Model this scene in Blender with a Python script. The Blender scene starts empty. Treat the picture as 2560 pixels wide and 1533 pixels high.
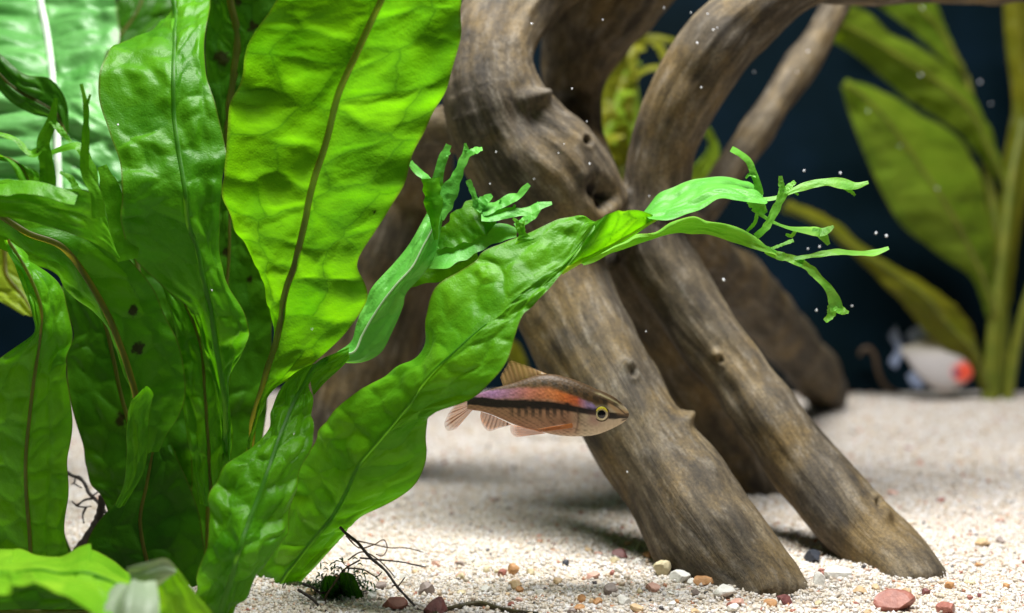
import bpy, bmesh, math, random
import numpy as np
from mathutils import Vector, Matrix

random.seed(7)
RNG = np.random.default_rng(7)
sc = bpy.context.scene
COL = sc.collection

# ------------------------------------------------------------------ camera, world, light
F, CX, CY, CAMZ = 3200.0, 1280.0, 766.5, 0.06      # focal length and centre in photo pixels, camera height (m)
cam_d = bpy.data.cameras.new("camera")
cam = bpy.data.objects.new("camera", cam_d)
COL.objects.link(cam)
cam.location = (0, 0, CAMZ)
cam.rotation_euler = (math.radians(90), 0, 0)
cam_d.lens, cam_d.sensor_width = 45.0, 36.0
cam_d.clip_start, cam_d.clip_end = 0.005, 20.0
cam_d.dof.use_dof = True
cam_d.dof.focus_distance = 0.258
cam_d.dof.aperture_fstop = 11.5
sc.camera = cam

world = bpy.data.worlds.new("World")
sc.world = world
world.use_nodes = True
bg = world.node_tree.nodes["Background"]
bg.inputs[0].default_value = (0.80, 0.90, 1.0, 1)
bg.inputs[1].default_value = 0.06

def area_lamp(name, loc, rot, sx, sy, power, col):
    l = bpy.data.lights.new(name, 'AREA')
    l.shape, l.size, l.size_y, l.energy, l.color = 'RECTANGLE', sx, sy, power, col
    o = bpy.data.objects.new(name, l)
    o.location, o.rotation_euler = loc, rot
    COL.objects.link(o)
    return o
# the tank's lamp bar: lies across the open top, a little behind the fern
area_lamp("tank_lamp", (0.03, 0.235, 0.46), (math.radians(6), 0, 0), 0.30, 0.11, 6.5, (1.0, 0.985, 0.96))

sc.view_settings.view_transform = 'Standard'
sc.view_settings.look = 'None'
sc.view_settings.exposure = 0.0
sc.view_settings.gamma = 1.0
sc.render.engine = 'CYCLES'
sc.cycles.use_denoising = True
sc.cycles.max_bounces = 8
sc.cycles.transparent_max_bounces = 8
sc.cycles.caustics_reflective = False
sc.cycles.caustics_refractive = False

# ------------------------------------------------------------------ helpers
def P(x, y, d):
    """photo pixel at depth d (m) -> world point; x, y, d may be arrays"""
    x, y, d = np.asarray(x, float), np.asarray(y, float), np.asarray(d, float)
    return np.stack([(x - CX) / F * d, d + 0 * x, CAMZ + (CY - y) / F * d], -1)

def hash3(i, j, k, s=0):
    h = (i.astype(np.int64) * 374761393 + j.astype(np.int64) * 668265263 + k.astype(np.int64) * 2147483647 + s * 974634721)
    h = (h ^ (h >> 13)) * 1274126177
    h = h ^ (h >> 16)
    return (h & 0xFFFFFF) / float(0xFFFFFF)

def vnoise(x, y, z=None, s=0):
    """value noise in -1..1"""
    x, y = np.asarray(x, float), np.asarray(y, float)
    z = np.zeros_like(x) if z is None else np.asarray(z, float)
    xi, yi, zi = np.floor(x), np.floor(y), np.floor(z)
    fx, fy, fz = x - xi, y - yi, z - zi
    fx, fy, fz = [f * f * (3 - 2 * f) for f in (fx, fy, fz)]
    r = 0
    for a in (0, 1):
        for b in (0, 1):
            for c in (0, 1):
                w = (fx if a else 1 - fx) * (fy if b else 1 - fy) * (fz if c else 1 - fz)
                r = r + w * hash3(xi + a, yi + b, zi + c, s)
    return r * 2 - 1

def fbm(x, y, z=None, s=0, o=3):
    r, a, t = 0, 1.0, 0
    z = np.zeros_like(np.asarray(x, float)) if z is None else z
    for k in range(o):
        r = r + a * vnoise(np.asarray(x) * 2 ** k, np.asarray(y) * 2 ** k, np.asarray(z) * 2 ** k, s + k)
        t += a
        a *= 0.5
    return r / t

def sstep(a, b, x):
    t = np.clip((x - a) / (b - a), 0, 1)
    return t * t * (3 - 2 * t)

def resample(rows, n, key=(0, 1)):
    """smooth non-uniform Hermite curve through rows of numbers, n samples"""
    r = np.array(rows, float)
    k = r[:, list(key)]
    t = np.concatenate([[0], np.cumsum(np.maximum(np.linalg.norm(np.diff(k, axis=0), axis=1), 1e-6))])
    h = np.diff(t)[:, None]
    dl = np.diff(r, axis=0) / h
    m = np.empty_like(r)
    m[0], m[-1] = dl[0], dl[-1]
    if len(r) > 2:
        m[1:-1] = (dl[:-1] * h[1:] + dl[1:] * h[:-1]) / (h[1:] + h[:-1])
    q = np.linspace(0, t[-1], n)
    i = np.clip(np.searchsorted(t, q, 'right') - 1, 0, len(r) - 2)
    hh = (t[i + 1] - t[i])[:, None]
    u = ((q - t[i])[:, None]) / hh
    return ((2 * u**3 - 3 * u**2 + 1) * r[i] + (u**3 - 2 * u**2 + u) * hh * m[i]
            + (-2 * u**3 + 3 * u**2) * r[i + 1] + (u**3 - u**2) * hh * m[i + 1])

def grid_faces(nv, nu, off=0, closed=False):
    f = []
    for v in range(nv - 1):
        for u in range(nu if closed else nu - 1):
            a, b = v * nu + u, v * nu + (u + 1) % nu
            f.append((off + a, off + b, off + b + nu, off + a + nu))
    return f

def mk(name, V, faces, mat, parent=None, org=None, attrs=None, smooth=True):
    """link one mesh object; V in world metres, org = the thing's base"""
    V = np.asarray(V, float).reshape(-1, 3)
    if org is not None:
        V = V - np.asarray(org)
    me = bpy.data.meshes.new(name)
    me.from_pydata(V.tolist(), [], faces)
    if attrs:
        for k, a in attrs.items():
            at = me.attributes.new(k, 'FLOAT_COLOR', 'POINT')
            at.data.foreach_set('color', np.ascontiguousarray(a, np.float32).ravel())
    if smooth:
        me.polygons.foreach_set('use_smooth', [True] * len(me.polygons))
    me.materials.append(mat)
    me.update()
    o = bpy.data.objects.new(name, me)
    COL.objects.link(o)
    if parent is not None:
        o.parent = parent
    return o

def tag(o, label=None, cat=None, group=None, kind=None):
    if label: o['label'] = label
    if cat: o['category'] = cat
    if group: o['group'] = group
    if kind: o['kind'] = kind
    return o

def thing(name, label, cat, loc, group=None):
    o = bpy.data.objects.new(name, None)
    o.empty_display_size = 0.01
    o.location = loc
    COL.objects.link(o)
    return tag(o, label, cat, group)

def tube(rows, sides=8, n=None, px=True):
    """rows (x, y, d, radius in px) -> closed tube"""
    n = n or max(6, len(rows) * 6)
    c = resample(rows, n)
    C = P(c[:, 0], c[:, 1], c[:, 2])
    R = np.maximum(c[:, 3], 0.1) * c[:, 2] / F
    return tube3(C, R, sides)

def tube3(C, R, sides=8):
    n = len(C)
    T = np.gradient(C, axis=0)
    T /= np.linalg.norm(T, axis=1)[:, None] + 1e-12
    up = np.array([0, 1.0, 0.02])
    A = np.cross(T, up); A /= np.linalg.norm(A, axis=1)[:, None] + 1e-12
    B = np.cross(T, A)
    th = np.linspace(0, 2 * math.pi, sides, endpoint=False)
    V = C[:, None] + R[:, None, None] * (np.cos(th)[None, :, None] * A[:, None] + np.sin(th)[None, :, None] * B[:, None])
    V = V.reshape(-1, 3)
    f = grid_faces(n, sides, 0, True)
    k = len(V)
    V = np.vstack([V, C[0] - T[0] * R[0] * .5, C[-1] + T[-1] * R[-1] * .5])
    for u in range(sides):
        f.append((k, (u + 1) % sides, u))
        f.append((k + 1, (n - 1) * sides + u, (n - 1) * sides + (u + 1) % sides))
    return V, f

def sand_z(x, y):
    x, y = np.asarray(x, float), np.asarray(y, float)
    z = 0.0476 * (y - 0.25)
    z = z + 0.0011 * fbm(x * 28, y * 28, s=3) * np.clip((y - .2) * 12, .5, 1) + 0.0005 * fbm(x * 110, y * 110, s=9)
    for fx, fy, fr in ((.0455, .281, .020), (.084, .287, .015)):      # sand banked up round the driftwood feet
        z = z + .0016 * np.exp(-((x - fx) ** 2 + (y - fy) ** 2) / fr ** 2) * (1 + .6 * fbm(x * 160, y * 160, s=31))
    return z

def sand_hit(px, py):
    """depth at which the ray of a pixel meets the sand"""
    d = 0.3
    for _ in range(60):
        p = P(px, py, d)
        t = (CY - py) / F
        d += 0.7 * (float(sand_z(p[0], p[1])) - p[2]) / (t - 0.0476)
        d = min(max(d, .1), 1.2)
    return d

# ------------------------------------------------------------------ materials
def new_mat(name):
    m = bpy.data.materials.new(name)
    m.use_nodes = True
    nt = m.node_tree
    nt.nodes.clear()
    out = nt.nodes.new('ShaderNodeOutputMaterial')
    return m, nt, out

def nd(nt, t, **kw):
    n = nt.nodes.new(t)
    for k, v in kw.items():
        if k == 'i':
            for a, b in v.items():
                n.inputs[a].default_value = b
        else:
            setattr(n, k, v)
    return n

def ramp(nt, stops, src):
    r = nd(nt, 'ShaderNodeValToRGB')
    e = r.color_ramp.elements
    while len(e) < len(stops): e.new(0.5)
    for el, (p, c) in zip(e, stops):
        el.position, el.color = p, (*c, 1) if len(c) == 3 else c
    nt.links.new(src, r.inputs[0])
    return r.outputs[0]

def mixc(nt, a, b, fac, mode='MIX'):
    m = nd(nt, 'ShaderNodeMix', data_type='RGBA', blend_type=mode)
    for s, v in ((6, a), (7, b), (0, fac)):
        if hasattr(v, 'is_output') or isinstance(v, bpy.types.NodeSocket): nt.links.new(v, m.inputs[s])
        else: m.inputs[s].default_value = v if not isinstance(v, tuple) else (*v, 1)[:4]
    return m.outputs[2]

def math_n(nt, op, a, b=None):
    m = nd(nt, 'ShaderNodeMath', operation=op)
    for k, v in enumerate((a, b)):
        if v is None: continue
        if isinstance(v, bpy.types.NodeSocket): nt.links.new(v, m.inputs[k])
        else: m.inputs[k].default_value = v
    return m.outputs[0]

def leaf_mat(name, refl, refl2, trans, trans2, vein_t, transl=0.5, rough=0.42, edge=(0.10, 0.06, 0.01), spec=0.24, vs=.5):
    m, nt, out = new_mat(name)
    L = nt.links.new
    at = nd(nt, 'ShaderNodeAttribute', attribute_name='Lf')
    sp = nd(nt, 'ShaderNodeSeparateColor'); L(at.outputs['Color'], sp.inputs[0])
    vein, au, cell, spot = sp.outputs[0], sp.outputs[1], sp.outputs[2], at.outputs['Alpha']
    tc = nd(nt, 'ShaderNodeTexCoord')
    n1 = nd(nt, 'ShaderNodeTexNoise', i={'Scale': 90, 'Detail': 4, 'Roughness': .6}); L(tc.outputs['Object'], n1.inputs['Vector'])
    n2 = nd(nt, 'ShaderNodeTexNoise', i={'Scale': 900, 'Detail': 3, 'Roughness': .65}); L(tc.outputs['Object'], n2.inputs['Vector'])
    vo = nd(nt, 'ShaderNodeTexVoronoi', feature='DISTANCE_TO_EDGE', i={'Scale': 1500}); L(tc.outputs['Object'], vo.inputs['Vector'])
    f1 = math_n(nt, 'ADD', math_n(nt, 'MULTIPLY', n1.outputs[0], .7), math_n(nt, 'MULTIPLY', cell, .35))
    f1 = math_n(nt, 'ADD', f1, math_n(nt, 'MULTIPLY', n2.outputs[0], .22))
    mr = nd(nt, 'ShaderNodeMapRange', i={1: .35, 2: .95}); L(f1, mr.inputs[0])
    rc = mixc(nt, refl, refl2, mr.outputs[0])
    tcx = mixc(nt, trans, trans2, mr.outputs[0])
    vm = math_n(nt, 'MULTIPLY', math_n(nt, 'SUBTRACT', 1.0, vein), vs)
    tcx = mixc(nt, tcx, vein_t, vm)
    rc = mixc(nt, rc, tuple(.6 * a + .4 * b for a, b in zip(refl, refl2)), math_n(nt, 'MULTIPLY', vm, .6))
    # dried rim and dead spots of the leaf itself
    em = nd(nt, 'ShaderNodeMapRange', i={1: .965, 2: .995}); L(au, em.inputs[0])
    e2 = math_n(nt, 'MULTIPLY', em.outputs[0], math_n(nt, 'MULTIPLY', n1.outputs[0], 1.1))
    rc = mixc(nt, rc, edge, e2)
    tcx = mixc(nt, tcx, edge, math_n(nt, 'MULTIPLY', e2, .7))
    rc = mixc(nt, rc, (.020, .012, .004), spot)
    tcx = mixc(nt, tcx, (.016, .010, .002), spot)
    bmp = nd(nt, 'ShaderNodeBump', i={'Strength': .35, 'Distance': .0003})
    hh = math_n(nt, 'ADD', n2.outputs[0], math_n(nt, 'MULTIPLY', vo.outputs[0], .5))
    L(hh, bmp.inputs['Height'])
    b = nd(nt, 'ShaderNodeBsdfPrincipled', i={'Roughness': rough, 'Specular IOR Level': spec, 'Sheen Weight': .03, 'Sheen Roughness': .4})
    L(rc, b.inputs['Base Color']); L(bmp.outputs[0], b.inputs['Normal'])
    t = nd(nt, 'ShaderNodeBsdfTranslucent'); L(tcx, t.inputs[0]); L(bmp.outputs[0], t.inputs['Normal'])
    mx = nd(nt, 'ShaderNodeMixShader', i={0: transl}); L(b.outputs[0], mx.inputs[1]); L(t.outputs[0], mx.inputs[2])
    L(mx.outputs[0], out.inputs[0])
    return m

def simple_mat(name, c1, c2, scale=200, rough=.5, transl=0, bump=.3, tcol=None, stretch=None, spec=.5):
    m, nt, out = new_mat(name)
    L = nt.links.new
    tc = nd(nt, 'ShaderNodeTexCoord')
    n = nd(nt, 'ShaderNodeTexNoise', i={'Scale': scale, 'Detail': 5, 'Roughness': .65}); L(tc.outputs['Object'], n.inputs['Vector'])
    c = ramp(nt, [(.3, c1), (.7, c2)], n.outputs[0])
    b = nd(nt, 'ShaderNodeBsdfPrincipled', i={'Roughness': rough, 'Specular IOR Level': spec}); L(c, b.inputs['Base Color'])
    bp = nd(nt, 'ShaderNodeBump', i={'Strength': bump, 'Distance': .0004}); L(n.outputs[0], bp.inputs['Height']); L(bp.outputs[0], b.inputs['Normal'])
    if transl:
        t = nd(nt, 'ShaderNodeBsdfTranslucent', i={0: (*(tcol or c2), 1)})
        mx = nd(nt, 'ShaderNodeMixShader', i={0: transl}); L(b.outputs[0], mx.inputs[1]); L(t.outputs[0], mx.inputs[2])
        L(mx.outputs[0], out.inputs[0])
    else:
        L(b.outputs[0], out.inputs[0])
    return m

M = {}
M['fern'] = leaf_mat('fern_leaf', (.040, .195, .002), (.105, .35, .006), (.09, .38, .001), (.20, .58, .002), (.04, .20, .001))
M['fern_bright'] = leaf_mat('fern_leaf_bright', (.055, .245, .003), (.135, .43, .009), (.075, .30, .001), (.17, .47, .002), (.035, .16, .001))
M['fern_yellow'] = leaf_mat('fern_leaf_yellow', (.05, .20, .003), (.10, .32, .006), (.095, .35, .001), (.205, .54, .002), (.035, .15, .001), transl=.6, vs=.8)
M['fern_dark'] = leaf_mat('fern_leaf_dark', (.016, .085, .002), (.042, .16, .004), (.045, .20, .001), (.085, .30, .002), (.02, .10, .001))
M['fern_sheen'] = leaf_mat('fern_leaf_sheen', (.06, .24, .04), (.16, .42, .12), (.05, .28, .02), (.10, .4, .04), (.05, .25, .02), transl=.3, rough=.4, spec=.5)  # fern leaf with the whitish blue overhead sheen painted into its colour
M['fern_bleached'] = leaf_mat('fern_leaf_bleached', (.20, .27, .17), (.33, .39, .28), (.25, .3, .12), (.35, .4, .2), (.25, .3, .12), transl=.3)
M['fern_lime'] = leaf_mat('fern_leaf_lime', (.075, .36, .035), (.16, .52, .08), (.10, .42, .01), (.22, .58, .02), (.06, .26, .01), transl=.4, edge=(.10, .12, .03))
M['fern_young'] = leaf_mat('fern_leaf_young', (.11, .34, .008), (.24, .50, .025), (.16, .42, .003), (.30, .56, .008), (.10, .3, .004), transl=.45)
M['fern_tip'] = leaf_mat('fern_leaf_tip', (.14, .46, .04), (.28, .62, .11), (.16, .5, .02), (.32, .66, .04), (.14, .42, .02), transl=.55, edge=(.35, .28, .03))
M['sword'] = leaf_mat('sword_leaf', (.12, .22, .010), (.23, .33, .024), (.26, .42, .004), (.44, .55, .01), (.15, .26, .004), edge=(.16, .12, .01))
M['sword_olive'] = leaf_mat('sword_leaf_olive', (.13, .16, .007), (.25, .24, .016), (.24, .30, .004), (.4, .40, .01), (.18, .2, .004), edge=(.3, .14, .01))
M['rib_brown'] = simple_mat('rib_brown', (.055, .060, .006), (.095, .095, .010), 300, .5, .6, tcol=(.55, .46, .02))
M['rib_green'] = simple_mat('rib_green', (.035, .16, .004), (.08, .26, .008), 300, .5, .6, tcol=(.22, .55, .01))
M['rib_pale'] = simple_mat('rib_pale', (.25, .42, .2), (.5, .62, .4), 300, .35, .3)
M['rib_white'] = simple_mat('rib_white', (.55, .66, .55), (.75, .8, .7), 300, .35, .2)
M['rib_yellow'] = simple_mat('rib_yellow', (.3, .5, .005), (.45, .62, .01), 300, .4, .4)
M['root'] = simple_mat('root', (.006, .004, .003), (.03, .018, .012), 700, .6, bump=.6)
M['root_brown'] = simple_mat('root_brown', (.03, .018, .008), (.10, .06, .03), 700, .6, bump=.6)
M['twig_olive'] = simple_mat('twig_olive', (.02, .016, .003), (.07, .055, .012), 500, .6, bump=.6)
M['moss'] = simple_mat('moss', (.006, .03, .006), (.02, .09, .014), 500, .5, .35)

# ------------------------------------------------------------------ setting: back panel, sand
def panel_mat():
    m, nt, out = new_mat('dark_panel')
    L = nt.links.new
    tc = nd(nt, 'ShaderNodeTexCoord')
    n = nd(nt, 'ShaderNodeTexNoise', i={'Scale': 12, 'Detail': 5, 'Roughness': .6}); L(tc.outputs['Object'], n.inputs['Vector'])
    c = ramp(nt, [(.3, (.0010, .0044, .0058)), (.5, (.0016, .0068, .0110)), (.7, (.0028, .0100, .0200))], n.outputs[0])
    b = nd(nt, 'ShaderNodeBsdfPrincipled', i={'Roughness': .6, 'Specular IOR Level': .03}); L(c, b.inputs['Base Color'])
    L(b.outputs[0], out.inputs[0])
    return m
YB = 0.625
bx = np.array([[x, y, z] for x in (-.7, .7) for y in (YB, YB + .012) for z in (-.03, .42)])
o = mk('tank_back_panel', bx, [(0, 1, 5, 4), (2, 6, 7, 3), (0, 2, 3, 1), (4, 5, 7, 6), (1, 3, 7, 5), (0, 4, 6, 2)], panel_mat(), smooth=False)
tag(o, 'dark navy rear panel of the tank', None, None, 'structure')

def sand_mat():
    m, nt, out = new_mat('sand_sheet')
    L = nt.links.new
    tc = nd(nt, 'ShaderNodeTexCoord')
    v = nd(nt, 'ShaderNodeTexVoronoi', i={'Scale': 800}); L(tc.outputs['Object'], v.inputs['Vector'])
    sp = nd(nt, 'ShaderNodeSeparateColor'); L(v.outputs['Color'], sp.inputs[0])
    c = ramp(nt, [(0, (.36, .29, .21)), (.25, (.49, .43, .35)), (.6, (.56, .51, .45)), (.93, (.63, .61, .57)), (.96, (.45, .2, .1)), (1, (.4, .17, .1))], sp.outputs[0])
    n = nd(nt, 'ShaderNodeTexNoise', i={'Scale': 35, 'Detail': 3}); L(tc.outputs['Object'], n.inputs['Vector'])
    c = mixc(nt, c, (.52, .40, .24), math_n(nt, 'MULTIPLY', ramp(nt, [(.45, (0, 0, 0)), (.75, (1, 1, 1))], n.outputs[0]), .5))
    b = nd(nt, 'ShaderNodeBsdfPrincipled', i={'Roughness': .7}); L(c, b.inputs['Base Color'])
    bp = nd(nt, 'ShaderNodeBump', i={'Strength': .8, 'Distance': .0006}, invert=True); L(v.outputs['Distance'], bp.inputs['Height']); L(bp.outputs[0], b.inputs['Normal'])
    L(b.outputs[0], out.inputs[0])
    return m
gx, gy = np.meshgrid(np.linspace(-.7, .7, 421), np.linspace(.05, YB - .001, 221))
SV = np.stack([gx, gy, sand_z(gx, gy)], -1).reshape(-1, 3)
o = mk('sand_bed', SV, grid_faces(221, 421), sand_mat())
tag(o, 'pale sand bed sloping up towards the dark panel', None, None, 'structure')

# sand grains: real little stones on the bed (nobody could count them)
def grain_mat():
    m, nt, out = new_mat('sand_grain')
    L = nt.links.new
    at = nd(nt, 'ShaderNodeAttribute', attribute_name='Col')
    b = nd(nt, 'ShaderNodeBsdfPrincipled', i={'Roughness': .42, 'Specular IOR Level': .5}); L(at.outputs['Color'], b.inputs['Base Color'])
    t = nd(nt, 'ShaderNodeBsdfTranslucent'); L(at.outputs['Color'], t.inputs[0])
    mx = nd(nt, 'ShaderNodeMixShader', i={0: .12}); L(b.outputs[0], mx.inputs[1]); L(t.outputs[0], mx.inputs[2])
    L(mx.outputs[0], out.inputs[0])
    return m
GR = np.array([(.74, .69, .60), (.80, .78, .74), (.66, .57, .43), (.72, .64, .50), (.62, .46, .27), (.56, .44, .30), (.84, .83, .81), (.60, .54, .47), (.5, .24, .13), (.42, .16, .10), (.10, .09, .09), (.70, .48, .36)])
GW = np.array([.22, .20, .14, .15, .045, .045, .12, .055, .009, .007, .005, .004]); GW /= GW.sum()

def proto(kind):
    bm = bmesh.new()
    if kind == 'ico': bmesh.ops.create_icosphere(bm, subdivisions=1, radius=1)
    else:
        for p in ((1, 0, 0), (-1, 0, 0), (0, 1, 0), (0, -1, 0), (0, 0, 1), (0, 0, -1)): bm.verts.new(p)
        bm.verts.ensure_lookup_table()
        for t in ((0, 2, 4), (2, 1, 4), (1, 3, 4), (3, 0, 4), (2, 0, 5), (1, 2, 5), (3, 1, 5), (0, 3, 5)): bm.faces.new([bm.verts[k] for k in t])
    bm.verts.index_update()
    v = np.array([p.co[:] for p in bm.verts]); f = np.array([[q.index for q in a.verts] for a in bm.faces])
    bm.free()
    return v, f

def rot_mats(n):
    q = RNG.normal(size=(n, 4)); q /= np.linalg.norm(q, axis=1)[:, None]
    w, x, y, z = q.T
    return np.stack([np.stack([1 - 2 * (y * y + z * z), 2 * (x * y - z * w), 2 * (x * z + y * w)], -1),
                     np.stack([2 * (x * y + z * w), 1 - 2 * (x * x + z * z), 2 * (y * z - x * w)], -1),
                     np.stack([2 * (x * z - y * w), 2 * (y * z + x * w), 1 - 2 * (x * x + y * y)], -1)], 1)

def grains(name, n, d0, d1, near, rmin, rmax, mat):
    kind = 'octa'
    d = np.sqrt(RNG.uniform(d0 * d0, d1 * d1, n))
    if near:                                          # thin out towards the far bed
        d = d[(d < .34) | (RNG.uniform(0, 1, n) > (d - .34) / .11)]; n = len(d)
    x = RNG.uniform(-.43, .43, n) * d
    r = rmin + (rmax - rmin) * RNG.uniform(0, 1, n) ** 2.2
    v, f = proto(kind)
    nv = len(v)
    scl = RNG.uniform(.62, 1.2, (n, 1, 3)) * r[:, None, None]
    V = v[None] * (1 + RNG.uniform(-.32, .32, (n, nv, 1))) * scl
    V = np.einsum('nij,nvj->nvi', rot_mats(n), V)
    z = sand_z(x, d) + r * RNG.uniform(-.35, .45, n)
    V = V + np.stack([x, d, z], -1)[:, None]
    cc = RNG.choice(len(GR), n, p=GW)
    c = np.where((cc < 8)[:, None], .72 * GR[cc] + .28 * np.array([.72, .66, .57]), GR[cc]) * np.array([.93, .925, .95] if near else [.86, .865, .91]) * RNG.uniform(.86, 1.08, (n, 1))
    A = np.ones((n, nv, 4)); A[:, :, :3] = np.clip(c, 0, .9)[:, None]
    Fc = (f[None] + (np.arange(n) * nv)[:, None, None]).reshape(-1, 3)
    me = bpy.data.meshes.new(name)
    me.vertices.add(n * nv); me.vertices.foreach_set('co', V.astype(np.float32).ravel())
    nf = len(Fc)
    me.loops.add(nf * 3); me.loops.foreach_set('vertex_index', Fc.astype(np.int32).ravel())
    me.polygons.add(nf); me.polygons.foreach_set('loop_start', np.arange(0, nf * 3, 3, dtype=np.int32))
    at = me.attributes.new('Col', 'FLOAT_COLOR', 'POINT'); at.data.foreach_set('color', A.astype(np.float32).ravel())
    me.materials.append(mat)
    me.update(calc_edges=True)
    o = bpy.data.objects.new(name, me); COL.objects.link(o)
    return o
GM = grain_mat()
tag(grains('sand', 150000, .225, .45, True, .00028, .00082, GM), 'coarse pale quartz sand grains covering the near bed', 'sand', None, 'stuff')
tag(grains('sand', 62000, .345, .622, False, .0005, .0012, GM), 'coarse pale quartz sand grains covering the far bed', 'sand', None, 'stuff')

# ------------------------------------------------------------------ driftwood
def wood_mat():
    m, nt, out = new_mat('driftwood_bark')
    L = nt.links.new
    at = nd(nt, 'ShaderNodeAttribute', attribute_name='Fib')       # along, around x, around y (m)
    tc = nd(nt, 'ShaderNodeTexCoord')
    mp = nd(nt, 'ShaderNodeMapping'); mp.inputs['Scale'].default_value = (35, 420, 420); L(at.outputs['Vector'], mp.inputs[0])
    fib = nd(nt, 'ShaderNodeTexNoise', i={'Scale': 1.0, 'Detail': 6, 'Roughness': .68, 'Distortion': .6}); L(mp.outputs[0], fib.inputs['Vector'])
    mp2 = nd(nt, 'ShaderNodeMapping'); mp2.inputs['Scale'].default_value = (22, 110, 110); L(at.outputs['Vector'], mp2.inputs[0])
    str_ = nd(nt, 'ShaderNodeTexNoise', i={'Scale': 1.0, 'Detail': 4, 'Roughness': .55, 'Distortion': .4}); L(mp2.outputs[0], str_.inputs['Vector'])
    pat = nd(nt, 'ShaderNodeTexNoise', i={'Scale': 60, 'Detail': 6, 'Roughness': .65}); L(tc.outputs['Object'], pat.inputs['Vector'])
    mott = nd(nt, 'ShaderNodeTexNoise', i={'Scale': 420, 'Detail': 5, 'Roughness': .7}); mp3 = nd(nt, 'ShaderNodeMapping'); mp3.inputs['Scale'].default_value = (.3, 1, 1); L(at.outputs['Vector'], mp3.inputs[0]); L(mp3.outputs[0], mott.inputs['Vector'])
    c = ramp(nt, [(.28, (.014, .010, .006)), (.45, (.054, .042, .025)), (.58, (.115, .090, .054)), (.75, (.25, .205, .130))], fib.outputs[0])
    c = mixc(nt, c, ramp(nt, [(.32, (.014, .011, .008)), (.5, (.080, .063, .039)), (.66, (.22, .175, .105))], str_.outputs[0]), .5)
    c = mixc(nt, c, (.20, .135, .046), math_n(nt, 'MULTIPLY', ramp(nt, [(.48, (0, 0, 0)), (.66, (1, 1, 1))], pat.outputs[0]), .62))
    c = mixc(nt, c, (.018, .015, .012), math_n(nt, 'MULTIPLY', ramp(nt, [(.3, (1, 1, 1)), (.47, (0, 0, 0))], pat.outputs[0]), .62))
    c = mixc(nt, c, (.34, .31, .26), math_n(nt, 'MULTIPLY', ramp(nt, [(.52, (0, 0, 0)), (.74, (1, 1, 1))], mott.outputs[0]), .42))
    c = mixc(nt, c, (.018, .014, .010), math_n(nt, 'MULTIPLY', ramp(nt, [(.33, (1, 1, 1)), (.48, (0, 0, 0))], mott.outputs[0]), .62))
    sp = nd(nt, 'ShaderNodeAttribute', attribute_name='Hole')
    c = mixc(nt, c, (.010, .007, .005), sp.outputs['Fac'])
    b = nd(nt, 'ShaderNodeBsdfPrincipled', i={'Roughness': .72, 'Specular IOR Level': .3}); L(c, b.inputs['Base Color'])
    fine = nd(nt, 'ShaderNodeTexNoise', i={'Scale': 1400, 'Detail': 4, 'Roughness': .75}); L(tc.outputs['Object'], fine.inputs['Vector'])
    c2 = mixc(nt, c, ramp(nt, [(.34, (.44, .42, .40)), (.5, (.84, .82, .80)), (.66, (1.25, 1.2, 1.14))], fine.outputs[0]), .8, 'MULTIPLY')
    L(c2, b.inputs['Base Color'])
    hsum = math_n(nt, 'ADD', math_n(nt, 'MULTIPLY', fib.outputs[0], 1.0), math_n(nt, 'MULTIPLY', mott.outputs[0], .45))
    hsum = math_n(nt, 'ADD', hsum, math_n(nt, 'MULTIPLY', str_.outputs[0], .8))
    bp = nd(nt, 'ShaderNodeBump', i={'Strength': .5, 'Distance': .0010}); L(hsum, bp.inputs['Height']); L(bp.outputs[0], b.inputs['Normal'])
    L(b.outputs[0], out.inputs[0])
    return m
M['wood'] = wood_mat()

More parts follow.
